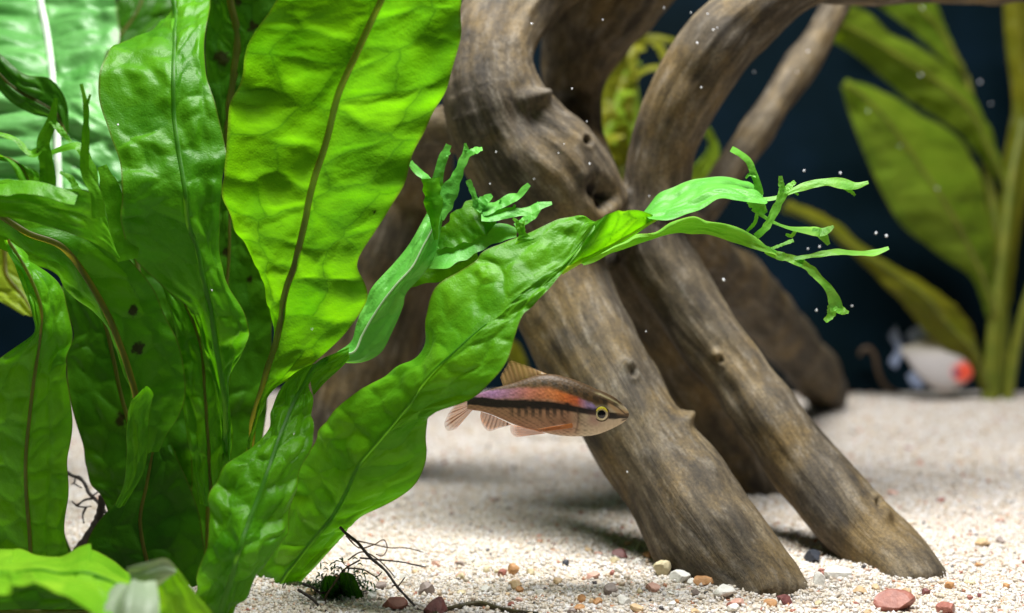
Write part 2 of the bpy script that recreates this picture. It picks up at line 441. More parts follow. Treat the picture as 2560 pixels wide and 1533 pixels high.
# limbs: rows (x px, y px, depth m, diameter px)
LIMBS = [
 ('trunk', [(1900, -560, .33, 260), (1560, -330, .338, 320), (1400, -150, .342, 300), (1315, -40, .335, 250), (1252, 60, .325, 200), (1228, 160, .318, 215), (1246, 260, .315, 270), (1300, 360, .318, 315), (1375, 450, .322, 330), (1440, 560, .325, 300)]),  # topmost rows lie above the view, added to shade the wood below
 ('arm', [(1950, -480, .33, 300), (1720, -280, .345, 330), (1600, -150, .355, 330), (1540, -40, .362, 300), (1475, 80, .370, 235), (1440, 180, .373, 175), (1432, 270, .372, 140), (1450, 350, .360, 125), (1480, 430, .348, 130)]),  # upper end likewise extended out of view for its shade
 ('branch', [(2140, -130, .330, 190), (2000, -65, .325, 190), (1895, 18, .322, 190), (1800, 110, .322, 186), (1722, 220, .325, 178), (1667, 330, .328, 172), (1642, 430, .330, 168), (1635, 530, .332, 190)]),
 ('branch', [(1990, -60, .325, 120), (2150, -48, .335, 115), (2330, -42, .345, 108), (2640, -45, .36, 100)]),
 ('leg', [(1395, 560, .325, 260), (1395, 690, .322, 262), (1450, 820, .316, 258), (1522, 950, .308, 250), (1602, 1090, .300, 254), (1670, 1200, .294, 262), (1735, 1300, .288, 272), (1812, 1405, .281, 288), (1870, 1480, .275, 280), (1920, 1560, .268, 270)]),
 ('leg', [(1590, 500, .334, 190), (1640, 640, .331, 186), (1712, 750, .327, 176), (1790, 858, .322, 170), (1860, 955, .317, 172), (1922, 1043, .312, 176), (2012, 1166, .305, 178), (2130, 1312, .294, 190), (2215, 1400, .287, 186), (2300, 1500, .276, 180)]),
 ('leg', [(1640, 560, .345, 150), (1765, 642, .375, 150), (1862, 725, .42, 142), (1945, 822, .47, 134), (2020, 915, .525, 126), (2072, 985, .565, 112)]),
 ('leg', [(1540, 640, .345, 150), (1620, 770, .350, 150), (1710, 910, .358, 150), (1800, 1060, .368, 150), (1878, 1190, .375, 150), (1920, 1260, .380, 140)]),
 ('stick', [(2180, -130, .41, 86), (2112, -20, .405, 84), (2030, 115, .40, 84), (1950, 240, .394, 82), (1862, 372, .387, 80), (1775, 500, .380, 80), (1690, 610, .370, 84)]),
 ('leg', [(1210, 330, .335, 150), (1085, 335, .350, 110), (1040, 440, .372, 190), (1000, 600, .38, 250), (945, 760, .385, 260), (895, 930, .388, 280), (855, 1080, .39, 280), (835, 1240, .39, 270)]),
]
def build_driftwood():
    base = P(1850, 1440, .280)
    root = thing('driftwood', 'branching grey brown driftwood standing on several thick legs in the sand', 'driftwood', base)
    V, Fc = [], []
    cents, rads, ids, alongs = [], [], [], []
    for k, (nm, rows) in enumerate(LIMBS):
        c = resample(rows, 60)
        C = P(c[:, 0], c[:, 1], c[:, 2]); R = c[:, 3] * c[:, 2] / F / 2
        v, f = tube3(C, R, 20)
        off = sum(len(a) for a in V)
        Fc += [tuple(i + off for i in q) for q in f]; V.append(v)
        s = np.concatenate([[0], np.cumsum(np.linalg.norm(np.diff(C, axis=0), axis=1))])
        cents.append(C); rads.append(R); ids += [k] * 60; alongs.append(s + k * 1.7)
    me = bpy.data.meshes.new('driftwood_raw'); me.from_pydata(np.vstack(V).tolist(), [], Fc)
    ob = bpy.data.objects.new('driftwood_raw', me); COL.objects.link(ob)
    rm = ob.modifiers.new('r', 'REMESH'); rm.mode = 'VOXEL'; rm.voxel_size = .00062
    sm = ob.modifiers.new('s', 'SMOOTH'); sm.factor = .5; sm.iterations = 14
    dg = bpy.context.evaluated_depsgraph_get(); dg.update()
    m2 = bpy.data.meshes.new_from_object(ob.evaluated_get(dg))
    bpy.data.objects.remove(ob)
    n = len(m2.vertices)
    co = np.empty(n * 3, np.float32); m2.vertices.foreach_get('co', co); co = co.reshape(-1, 3).astype(float)
    no = np.empty(n * 3, np.float32); m2.vertices.foreach_get('normal', no); no = no.reshape(-1, 3).astype(float)
    C = np.vstack(cents); R = np.concatenate(rads); I = np.array(ids); S = np.concatenate(alongs)
    T = np.vstack([np.gradient(c, axis=0) for c in cents]); T /= np.linalg.norm(T, axis=1)[:, None]
    near = np.empty(n, int)
    for a in range(0, n, 20000):
        dd = np.linalg.norm(co[a:a + 20000, None] - C[None], axis=2) - R[None]
        near[a:a + 20000] = dd.argmin(1)
    rel = co - C[near]
    al = S[near] + (rel * T[near]).sum(1)
    perp = rel - (rel * T[near]).sum(1)[:, None] * T[near]
    A = np.cross(T[near], [0, 1, .02]); A /= np.linalg.norm(A, axis=1)[:, None]
    B = np.cross(T[near], A)
    fx, fy = (perp * A).sum(1), (perp * B).sum(1)
    # weathered relief: long furrows, ripples, lumps
    h = .0024 * fbm(co[:, 0] * 45, co[:, 1] * 45, co[:, 2] * 45, s=21) \
        + .0009 * fbm(al * 25, fx * 160, fy * 160, s=5) + .00042 * fbm(al * 60, fx * 520, fy * 520, s=8)
    hole = np.zeros(n)
    def pit(px, py, d, r, depth, rim=0, dark=1.0, el=1.0):
        nonlocal h, hole
        c = P(px, py, d)
        q = co[:, [0, 2]] - c[[0, 2]]
        dist = np.sqrt(q[:, 0] ** 2 + (q[:, 1] * el) ** 2) * F / d
        dist = np.where(np.abs(co[:, 1] - d) < .03, dist, 1e3) * (no[:, 1] < .3) + 1e3 * (no[:, 1] >= .3)
        w = np.exp(-(dist / r) ** 2)
        h = h - depth * w + rim * np.exp(-((dist - 1.7 * r) / (.7 * r)) ** 2)
        hole = np.maximum(hole, dark * sstep(.45, .8, w))
    pit(1573, 927, .305, 7, .0009, .0005, .55, .7); pit(1789, 895, .318, 6, .0010, .0004, .55, .7)
    pit(1780, 884, .318, 13, -.0013, 0, 0)
    pit(2186, 1256, .292, 8, .0014, .0006, .8); pit(1459, 368, .32, 9, .002, .0004)
    pit(1482, 485, .322, 24, .004, .0002); pit(1510, 500, .324, 17, .004, 0); pit(1497, 520, .322, 14, .003, 0)
    pit(1722, 1048, .292, 16, -.0026, 0, 0); pit(1362, 246, .313, 18, -.0030, 0, 0); pit(1330, 252, .31, 26, -.0018, 0, 0)
    pit(1300, 290, .31, 30, .0022, 0, 0, .5); pit(1345, 300, .31, 22, .0022, 0, 0, .4)
    pit(1560, 908, .305, 15, -.0016, 0, 0); pit(2196, 1280, .292, 14, -.0016, 0, 0)
    co2 = co + no * h[:, None]
    fib = np.stack([al, fx, fy], -1)
    npoly = len(m2.polygons)
    ls = np.empty(len(m2.loops), np.int32); m2.loops.foreach_get('vertex_index', ls)
    lt = np.empty(npoly, np.int32); m2.polygons.foreach_get('loop_total', lt)
    assert (lt == 4).all()
    Q = ls.reshape(-1, 4)
    # smooth normals of the whole body, kept on the split limbs
    p = co2[Q]; fn = np.cross(p[:, 2] - p[:, 0], p[:, 3] - p[:, 1])
    vn = np.zeros((n, 3))
    for k in range(4): np.add.at(vn, Q[:, k], fn)
    vn /= np.linalg.norm(vn, axis=1)[:, None] + 1e-15
    owner = I[near][Q[:, 0]]
    labs = {0: 'thick pale trunk of the driftwood', 8: 'thin straight stick crossing behind the branches'}
    for k, (nm, rows) in enumerate(LIMBS):
        q = Q[owner == k]
        if not len(q): continue
        u, inv = np.unique(q, return_inverse=True)
        me = bpy.data.meshes.new(nm)
        me.from_pydata((co2[u] - base).tolist(), [], inv.reshape(-1, 4).tolist())
        a = me.attributes.new('Fib', 'FLOAT_VECTOR', 'POINT'); a.data.foreach_set('vector', fib[u].astype(np.float32).ravel())
        a = me.attributes.new('Hole', 'FLOAT', 'POINT'); a.data.foreach_set('value', hole[u].astype(np.float32))
        me.polygons.foreach_set('use_smooth', [True] * len(me.polygons))
        me.normals_split_custom_set_from_vertices(vn[u].tolist())
        me.materials.append(M['wood'])
        o = bpy.data.objects.new(nm, me); COL.objects.link(o); o.parent = root
        if k in labs: o['label'] = labs[k]
    bpy.data.meshes.remove(m2)
build_driftwood()

# ------------------------------------------------------------------ leaves
def blade(rows, nu=81, nv=180, arch=0.0, amp=.0007, sp=.006, nb=2.0, skew=.35, ruff=.0012, rf=90, seed=1, spots=(), sgn=1, und=.001):
    """one leaf blade. rows: Lx Ly Mx My Rx Ry depth [dl dr]; bumps are real relief"""
    rr = [tuple(r) + (0, 0)[:max(0, 9 - len(r))] for r in rows]
    c = resample(rr, nv, key=(2, 3))
    u = np.linspace(-1, 1, nu)
    au = np.abs(u)[None]
    left = (u < 0)[None]
    ex = np.where(left, c[:, 0:1], c[:, 4:5]); ey = np.where(left, c[:, 1:2], c[:, 5:6])
    dd = np.where(left, c[:, 7:8], c[:, 8:9])
    x = c[:, 2:3] * (1 - au) + ex * au
    y = c[:, 3:4] * (1 - au) + ey * au
    d = c[:, 6:7] + dd * au + arch * np.sin(math.pi * np.clip(au, 0, 1) * .8)
    Q = P(x, y, d)
    mid = Q[:, nu // 2]
    s = np.concatenate([[0], np.cumsum(np.linalg.norm(np.diff(mid, axis=0), axis=1))])[:, None] + 0 * au
    W = np.where(left, np.linalg.norm(Q[:, :1] - mid[:, None], axis=2), np.linalg.norm(Q[:, -1:] - mid[:, None], axis=2))
    t = au * W
    side = np.where(left, 0, 1)
    # quilted cells between the side veins
    a = (s - skew * t) / sp + side * 37.3 + .25 * fbm(s * 200, u[None] * 2 + 0 * s, s=seed)
    b = au * nb + 0 * s + .12 * fbm(s * 300, u[None] * 3 + 0 * s, s=seed + 4)
    ai, bi = np.floor(a), np.floor(b)
    f1 = np.full(a.shape, 9.0); f2 = np.full(a.shape, 9.0); cr = np.zeros(a.shape)
    for i in (-1, 0, 1):
        for j in (-1, 0, 1):
            ca, cb = ai + i, bi + j
            jx = .5 + .38 * (hash3(ca, cb, side + 0 * ca, seed) * 2 - 1); jy = .5 + .34 * (hash3(ca, cb, side + 0 * ca, seed + 9) * 2 - 1)
            q = np.hypot((ca + jx - a) * 1.0, (cb + jy - b) * 1.1)
            r = hash3(ca, cb, side + 0 * ca, seed + 17)
            new = q < f1
            f2 = np.where(new, f1, np.minimum(f2, q)); cr = np.where(new, r, cr); f1 = np.where(new, q, f1)
    e = f2 - f1
    puff = (.5 * np.exp(-(f1 / .42) ** 2) + .5 * sstep(0, .5, e)) * (.3 + .7 * cr)
    puff = puff + .22 * fbm(a * 2.3, b * 2.6, s=seed + 70)
    fade = sstep(0, .10, au) * (1 - .8 * sstep(.78, 1, au)) * sstep(0, .004, W)
    h = sgn * amp * puff * fade
    # long ridges along the side veins, and ruffled margins
    h = h + sgn * .4 * amp * np.sin(2 * math.pi * (a * .5 + .2 * np.sin(s * 300 + seed))) * sstep(.1, .5, au)
    h = h + ruff * au ** 2.5 * (vnoise(s * rf, side * 5.0 + 0 * s, s=seed + 3) + .5 * vnoise(s * rf * 2.3, side * 5.0 + 0 * s, s=seed + 6)) * sstep(0, .006, W)
    h = h + und * fbm(s * 60, u[None] * 1.3 + 0 * s, s=seed + 30)
    gv = np.gradient(Q, axis=0); gu = np.gradient(Q, axis=1)
    N = np.cross(gu, gv); N /= np.linalg.norm(N, axis=2)[:, :, None] + 1e-12
    N = N * np.sign(-N[:, :, 1:2] + 1e-9)
    # keep the outline where it is: damp relief that runs sideways
    Q = Q + N * h[:, :, None]
    sp_ = np.zeros(a.shape)
    for (sx, sy, sr) in spots:
        ds = np.hypot(x - sx, (y - sy) * .8) / sr + .6 * fbm(x / sr * 1.6, y / sr * 1.6, s=seed + 50)
        sp_ = np.maximum(sp_, .92 * (1 - sstep(.55, 1.05, ds)))
    attr = np.stack([.5 * sstep(0.0, .05, e) + .5 * sstep(0, .4, e), au + 0 * s, cr, sp_], -1)
    return Q, attr, c

def ribbon(path, tilt=0, up=48, nu=9, cup=.06, seed=0, n=None, flare=0, twist=0):
    """narrow leaflet. path rows x y width d (px, px, px, m)"""
    n = n or max(26, 11 * len(path))
    c = resample(path, n)
    t = np.gradient(c[:, :2], axis=0); t /= np.linalg.norm(t, axis=1)[:, None] + 1e-9
    pr = np.stack([-t[:, 1], t[:, 0]], -1)
    u = np.linspace(-1, 1, nu)
    v = np.linspace(0, 1, n)
    w = np.maximum(c[:, 2], 2) / 2 * (1 + .16 * vnoise(v * 11, v * 0, s=seed))
    ang = np.radians(tilt + twist * v - up * t[:, 0] + 16 * vnoise(v * 4, v * 0 + 7, s=seed))
    w = w / np.maximum(np.cos(ang), .5)
    x = c[:, 0:1] + u[None] * (w * pr[:, 0] * np.cos(ang))[:, None]
    y = c[:, 1:2] + u[None] * (w * pr[:, 1] * np.cos(ang))[:, None]
    wm = w * c[:, 3] / F
    d = c[:, 3:4] + u[None] * (wm * np.sin(ang))[:, None] + (cup * wm)[:, None] * (u[None] ** 2) + .10 * wm[:, None] * vnoise(v[:, None] * 14 + 0 * u, u[None] * 2 + 0 * v[:, None], s=seed + 8)
    Q = P(x, y, d)
    a = np.zeros((n, nu, 4)); a[:, :, 0] = np.where(np.abs(u) < .05, .3, 1)[None]; a[:, :, 1] = np.abs(u)[None]
    a[:, :, 2] = (.5 + .5 * vnoise(v * 7, v * 0, s=seed + 2))[:, None]
    return Q, a

def sheet(name, QA, mat, parent, org):
    V, Fc, A, off = [], [], [], 0
    for Q, a in QA:
        nv, nu = Q.shape[:2]
        V.append(Q.reshape(-1, 3)); A.append(a.reshape(-1, 4)); Fc += grid_faces(nv, nu, off); off += nv * nu
    return mk(name, np.vstack(V), Fc, mat, parent, org, {'Lf': np.vstack(A)})

def midrib(Q, mat, parent, org, r0, r1, lift=.25, cut=1.0):
    """rib standing proud of the blade on the side we see"""
    nv, nu = Q.shape[:2]
    m = nu // 2
    k = max(4, int(nv * cut))
    C = Q[:k, m].copy()
    R = np.linspace(r0, r1, k)
    C[:, 1] -= R * lift
    T = np.gradient(C, axis=0); T /= np.linalg.norm(T, axis=1)[:, None] + 1e-12
    A = np.cross(T, [0, 1, .02]); A /= np.linalg.norm(A, axis=1)[:, None] + 1e-12
    th = np.linspace(0, math.pi, 7)
    V = C[:, None] + R[:, None, None] * np.cos(th)[None, :, None] * A[:, None]
    V[:, :, 1] -= R[:, None] * .5 * np.sin(th)[None]
    V, f = V.reshape(-1, 3), grid_faces(k, 7)
    return mk('midrib', V, f, mat, parent, org)

def leaf(root, blades, mat, rib=None, r=(.0007, .0003), tips=(), tipmat=None, label=None, cut=1.0, lift=.25):
    """leaf > midrib, leaf_tip. blades: list of (rows, options)"""
    org = np.array(root.location)
    QA = [blade(rows, **kw)[:2] for rows, kw in blades]
    o = sheet('leaf', QA, M[mat], root, org)
    if label: o['label'] = label
    if rib: midrib(QA[0][0], M[rib], o, org, r[0], r[1], lift, cut)
    for i, tp in enumerate(tips):
        path, kw = tp if isinstance(tp, tuple) else (tp, {})
        kw = dict(kw); mm = kw.pop('mat', tipmat or mat)
        sheet('leaf_tip', [ribbon(path, seed=i * 7 + 3, **kw)], M[mm], o, org)
    return o

def wd(pts, ws, ds):
    """zip a path with widths and depths (numbers or lists)"""
    n = len(pts)
    g = lambda a: a if isinstance(a, (list, tuple)) else [a] * n
    return [(x, y, w, d) for (x, y), w, d in zip(pts, g(ws), g(ds))]

def dep(rows, ds, dl=0, dr=0):
    """add depths (interpolated over the rows) to outline rows"""
    t = np.linspace(0, 1, len(rows)); q = np.interp(t, np.linspace(0, 1, len(ds)), ds)
    g = lambda a: np.interp(t, np.linspace(0, 1, len(a)), a) if isinstance(a, (list, tuple)) else np.full(len(rows), a)
    return [tuple(r) + (float(k), float(a), float(b)) for r, k, a, b in zip(rows, q, g(dl), g(dr))]

def build_fern():
    base = P(480, 1490, .268)
    base[2] = float(sand_z(base[0], base[1]))
    root = thing('java_fern', 'lush green fern with puckered broad leaves and forked tips rooted in the sand', 'fern', base)
    org = np.array(root.location)

    # --- far leaves first
    L7 = dep([(-120, 620, 160, 640, 330, 620), (-140, 480, 152, 480, 315, 520), (-150, 380, 146, 350, 312, 410), (-150, 290, 138, 260, 298, 300), (-150, 190, 132, 190, 262, 190), (-140, 100, 121, 100, 296, 85), (-130, 0, 104, 0, 290, 0), (-100, -80, 90, -80, 250, -80)], [.315, .328, .365])
    leaf(root, [(L7, dict(amp=.0026, sp=.0066, nb=1.25, skew=.1, ruff=.002, seed=7, und=.0015))], 'fern_sheen', 'rib_white', (.0009, .0008), label='fern leaf with a pale bluish sheen put into its colour and a white midrib', lift=.9)
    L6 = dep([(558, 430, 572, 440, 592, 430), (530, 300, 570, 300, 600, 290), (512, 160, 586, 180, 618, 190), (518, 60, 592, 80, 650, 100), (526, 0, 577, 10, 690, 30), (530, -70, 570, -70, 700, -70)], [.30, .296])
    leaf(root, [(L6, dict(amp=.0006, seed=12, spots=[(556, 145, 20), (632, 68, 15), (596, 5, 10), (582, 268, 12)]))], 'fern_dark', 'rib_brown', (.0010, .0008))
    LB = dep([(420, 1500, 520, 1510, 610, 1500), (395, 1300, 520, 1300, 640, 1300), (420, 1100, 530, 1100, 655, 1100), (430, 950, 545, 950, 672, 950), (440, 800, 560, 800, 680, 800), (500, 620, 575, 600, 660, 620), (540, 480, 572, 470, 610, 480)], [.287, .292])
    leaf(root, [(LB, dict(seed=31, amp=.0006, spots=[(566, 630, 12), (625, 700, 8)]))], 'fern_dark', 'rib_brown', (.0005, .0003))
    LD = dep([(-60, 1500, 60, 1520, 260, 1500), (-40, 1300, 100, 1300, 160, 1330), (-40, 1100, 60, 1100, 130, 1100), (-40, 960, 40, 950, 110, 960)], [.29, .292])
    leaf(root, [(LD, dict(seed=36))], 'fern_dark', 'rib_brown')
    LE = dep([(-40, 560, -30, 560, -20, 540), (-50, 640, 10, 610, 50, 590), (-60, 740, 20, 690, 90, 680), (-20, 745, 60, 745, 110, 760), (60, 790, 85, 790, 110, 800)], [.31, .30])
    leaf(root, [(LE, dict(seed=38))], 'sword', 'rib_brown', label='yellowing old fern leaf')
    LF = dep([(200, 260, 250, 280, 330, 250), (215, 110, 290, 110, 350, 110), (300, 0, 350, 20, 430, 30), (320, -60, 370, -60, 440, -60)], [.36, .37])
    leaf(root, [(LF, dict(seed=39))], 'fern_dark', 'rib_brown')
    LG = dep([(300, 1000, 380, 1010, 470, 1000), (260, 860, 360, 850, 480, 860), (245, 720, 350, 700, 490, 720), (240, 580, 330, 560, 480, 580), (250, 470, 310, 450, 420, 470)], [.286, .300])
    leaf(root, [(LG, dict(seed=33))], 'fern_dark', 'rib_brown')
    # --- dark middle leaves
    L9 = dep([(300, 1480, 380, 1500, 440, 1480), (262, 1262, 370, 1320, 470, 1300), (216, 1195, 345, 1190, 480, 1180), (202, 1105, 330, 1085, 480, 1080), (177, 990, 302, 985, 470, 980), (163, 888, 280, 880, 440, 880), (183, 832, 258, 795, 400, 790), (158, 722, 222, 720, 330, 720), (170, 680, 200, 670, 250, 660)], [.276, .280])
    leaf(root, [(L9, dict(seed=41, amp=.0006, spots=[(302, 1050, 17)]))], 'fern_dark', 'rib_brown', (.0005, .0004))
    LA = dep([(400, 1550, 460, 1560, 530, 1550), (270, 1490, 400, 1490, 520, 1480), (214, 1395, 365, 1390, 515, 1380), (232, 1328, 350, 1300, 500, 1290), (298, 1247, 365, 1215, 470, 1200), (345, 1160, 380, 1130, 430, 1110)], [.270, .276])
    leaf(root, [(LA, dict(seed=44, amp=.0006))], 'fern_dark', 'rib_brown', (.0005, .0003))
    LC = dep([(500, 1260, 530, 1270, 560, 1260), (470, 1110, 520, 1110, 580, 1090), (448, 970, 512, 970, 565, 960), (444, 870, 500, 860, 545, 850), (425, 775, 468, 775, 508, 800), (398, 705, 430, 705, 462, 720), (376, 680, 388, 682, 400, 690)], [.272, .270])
    leaf(root, [(LC, dict(seed=47, amp=.0008))], 'fern', 'rib_brown', (.0004, .00025))
    # --- L5: broad leaf with the pale shoulder
    L5 = dep([(560, 1150, 566, 1160, 575, 1150), (540, 980, 560, 985, 582, 950), (505, 864, 542, 864, 621, 850), (475, 775, 526, 763, 612, 785), (400, 710, 505, 682, 562, 690), (330, 640, 493, 621, 554, 625), (305, 560, 473, 566, 550, 560), (305, 490, 461, 465, 557, 455), (299, 404, 445, 364, 562, 370), (275, 335, 435, 283, 535, 275), (246, 225, 434, 200, 516, 195), (275, 129, 435, 130, 511, 100), (330, 78, 436, 70, 522, 45), (415, 45, 436, 30, 527, 5), (430, -20, 437, -20, 524, -30)],
             [.272, .262, .257, .264, .288], [0, 0, -.004, -.002, .012], [0, .002, .004, .004, .004])
    leaf(root, [(L5, dict(nu=121, nv=300, amp=.0008, sp=.0056, nb=1.6, seed=5, ruff=.001, und=.0016))], 'fern', 'rib_green', (.0006, .0004), label='broad fern leaf with a pale shiny shoulder')
    # --- L8: arching leaf coming out to the side
    L8 = dep([(330, 1130, 350, 1140, 400, 1130), (318, 985, 336, 975, 462, 985), (285, 880, 303, 870, 449, 870), (235, 790, 262, 768, 410, 785), (165, 722, 210, 682, 372, 705), (140, 680, 158, 617, 283, 609), (75, 655, 69, 581, 200, 550), (20, 630, 0, 540, 90, 495), (-40, 600, -60, 510, 0, 455)], [.268, .262, .252], .003, .004)
    leaf(root, [(L8, dict(nu=101, nv=220, amp=.0007, seed=8, nb=1.6, sp=.008, spots=[(331, 775, 14), (345, 871, 17)]))], 'fern', 'rib_brown', (.0007, .0006), label='arching fern leaf with two dark round spots')
    # --- curled finger leaf
    leaf(root, [(dep([(290, 1262, 300, 1268, 312, 1262), (312, 1200, 338, 1190, 362, 1170), (318, 1130, 345, 1115, 372, 1090), (318, 1060, 345, 1050, 372, 1040), (325, 1012, 352, 1005, 380, 1000), (342, 982, 362, 978, 380, 984), (356, 970, 364, 968, 372, 972)], [.266, .262, .258]), dict(nu=31, nv=70, seed=52, amp=.0004, sp=.004, ruff=.0004))], 'fern', label='small curled fern leaf with a rounded tip')
    # --- L11 side leaf
    L11 = dep([(-60, 1430, 80, 1440, 180, 1410), (-70, 1330, 75, 1340, 162, 1335), (-80, 1230, 66, 1240, 172, 1240), (-80, 1130, 66, 1140, 168, 1150), (-70, 1040, 74, 1050, 180, 1050), (-40, 950, 84, 960, 163, 925), (15, 882, 96, 880, 170, 880), (85, 832, 103, 835, 182, 835), (82, 785, 106, 790, 172, 765), (55, 715, 90, 725, 152, 705), (25, 650, 60, 660, 75, 650), (5, 600, 20, 600, 30, 600)], [.262, .256, .250, .250], 0, [.004, .004, .006])
    leaf(root, [(L11, dict(nu=101, nv=240, amp=.0008, sp=.0054, seed=11, ruff=.0006))], 'fern', 'rib_brown', (.00042, .0003), label='light green fern leaf with a narrow twisted waist')
    # --- forked tips in front at the side, and the dark twisting one
    D = .240
    leaf(root, [(dep([(-40, 540, -30, 495, -30, 455), (60, 550, 70, 505, 70, 460), (130, 570, 140, 520, 140, 472), (205, 595, 220, 545, 222, 485), (255, 620, 262, 580, 255, 535), (300, 650, 300, 640, 295, 620)], [.236, .240, .252]), dict(nu=31, nv=80, seed=14, amp=.0003))], 'fern_bright', label='bright fern leaf ending in forked antler tips',
         tips=[wd([(120, 470), (115, 400), (108, 360), (128, 305), (140, 245)], [44, 34, 30, 24, 10], D),
               wd([(128, 300), (155, 330), (178, 356)], [18, 16, 8], D),
               wd([(110, 365), (80, 385), (40, 350), (-20, 330)], [22, 18, 12, 8], D),
               wd([(247, 545), (238, 480), (216, 440), (214, 345), (214, 262), (203, 210)], [36, 30, 26, 18, 14, 9], D - .002),
               wd([(214, 270), (226, 236)], [10, 6], D - .002),
               wd([(236, 490), (222, 410), (194, 366), (150, 374), (95, 398)], [28, 26, 20, 15, 7], D + .002),
               wd([(195, 480), (175, 445), (150, 430)], [20, 14, 7], D),
               wd([(320, 650), (300, 560), (275, 470), (255, 415)], [60, 54, 44, 26], .256),
               wd([(190, 500), (90, 470), (-20, 470)], [30, 32, 40], D - .004)])
    leaf(root, [(dep([(170, 350, 165, 340, 172, 330), (130, 300, 140, 285, 165, 250), (80, 285, 95, 255, 130, 200), (20, 250, 35, 220, 60, 185), (-30, 190, -20, 165, -5, 130)], [.292, .29]), dict(nu=41, nv=90, seed=16, amp=.0007))], 'fern_dark', 'rib_brown', (.0005, .0003))
    leaf(root, [(dep([(95, 560, 100, 575, 110, 570), (60, 480, 80, 490, 110, 480), (20, 400, 45, 410, 80, 420), (-30, 370, -20, 385, -10, 400)], [.285, .285]), dict(nu=41, nv=90, seed=17, amp=.0006))], 'fern', 'rib_brown', (.0005, .0003))
    # --- L1: the great translucent leaf
    L1 = dep([(585, 1270, 592, 1280, 600, 1270), (612, 1150, 620, 1150, 628, 1150), (626, 1080, 634, 1080, 644, 1080), (646, 1000, 656, 1001, 680, 985), (664, 900, 684, 883, 790, 903), (678, 800, 697, 800, 872, 822), (668, 730, 707, 741, 918, 748), (632, 650, 730, 660, 893, 662), (588, 570, 754, 566, 940, 575), (559, 480, 777, 472, 1000, 480), (566, 372, 806, 377, 1038, 380), (600, 225, 848, 236, 1107, 236), (624, 120, 890, 141, 1138, 130), (668, 50, 925, 60, 1152, 48), (700, -10, 960, -15, 1160, -15), (770, -100, 990, -100, 1150, -100)],
             [.272, .262, .248, .236, .226], [0, .004, .012, .012, .012], [0, -.002, .002, .006, .010])
    leaf(root, [(L1, dict(nu=161, nv=400, amp=.0007, sp=.0070, nb=1.6, skew=.12, seed=3, ruff=.0012, und=.002, spots=[(936, 531, 5)]))], 'fern_yellow', 'rib_brown', (.0007, .0006), label='largest fern leaf, backlit yellow green with a brown midrib', lift=.1)
    # --- L2: the long leaf arching over the fish
    L2 = dep([(575, 1570, 660, 1580, 715, 1575), (600, 1440, 715, 1440, 758, 1450), (645, 1330, 782, 1350, 860, 1345), (700, 1215, 835, 1285, 895, 1303), (745, 1170, 870, 1225, 1003, 1245), (775, 1115, 906, 1157, 1059, 1172), (811, 1053, 955, 1095, 1064, 1080), (870, 995, 1010, 1028, 1083, 1036), (972, 925, 1071, 949, 1190, 990), (1050, 870, 1120, 900, 1255, 925), (1080, 790, 1190, 838, 1287, 840), (1099, 722, 1236, 803, 1306, 795), (1189, 660, 1297, 737, 1347, 752), (1215, 624, 1345, 702, 1387, 706), (1322, 580, 1393, 669, 1411, 677), (1400, 546, 1434, 628, 1438, 638), (1455, 545, 1470, 580, 1465, 592), (1489, 556, 1489, 558, 1488, 560)],
             [.276, .256, .242, .247, .256], [.012, .016, .012, .006, .001], [.002, -.001, -.003, 0, 0])
    L2b = dep([(1485, 556, 1404, 683, 1402, 686), (1510, 538, 1470, 645, 1472, 650), (1550, 529, 1540, 605, 1545, 613), (1600, 529, 1600, 570, 1605, 578), (1645, 541, 1645, 545, 1648, 550)], [.258, .258], [-.001, -.010, -.001], .001)
    L2u = dep([(1605, 536, 1612, 540, 1622, 546), (1635, 502, 1650, 525, 1665, 547), (1668, 478, 1695, 510, 1715, 536), (1709, 458, 1740, 490, 1757, 520), (1743, 448, 1775, 475, 1796, 499), (1800, 443, 1820, 470, 1837, 503), (1850, 450, 1865, 478, 1887, 511), (1885, 465, 1900, 490, 1915, 512), (1905, 490, 1912, 500, 1920, 508)], [.257, .258], .006, -.004)
    L2l = dep([(1450, 653, 1455, 660, 1460, 664), (1530, 610, 1535, 622, 1540, 629), (1577, 588, 1590, 597, 1600, 605), (1640, 578, 1655, 584, 1660, 590), (1675, 552, 1690, 566, 1702, 580), (1729, 541, 1733, 565, 1736, 580), (1770, 549, 1778, 572, 1786, 587), (1820, 562, 1828, 588, 1837, 604), (1864, 579, 1876, 605, 1887, 624), (1898, 598, 1910, 618, 1921, 636), (1935, 628, 1938, 635, 1942, 643)], [.258, .260], .006, -.003)
    e = .260
    sm = dict(nu=41, nv=90, amp=.0004, sp=.0050, ruff=.0004, und=.0006)
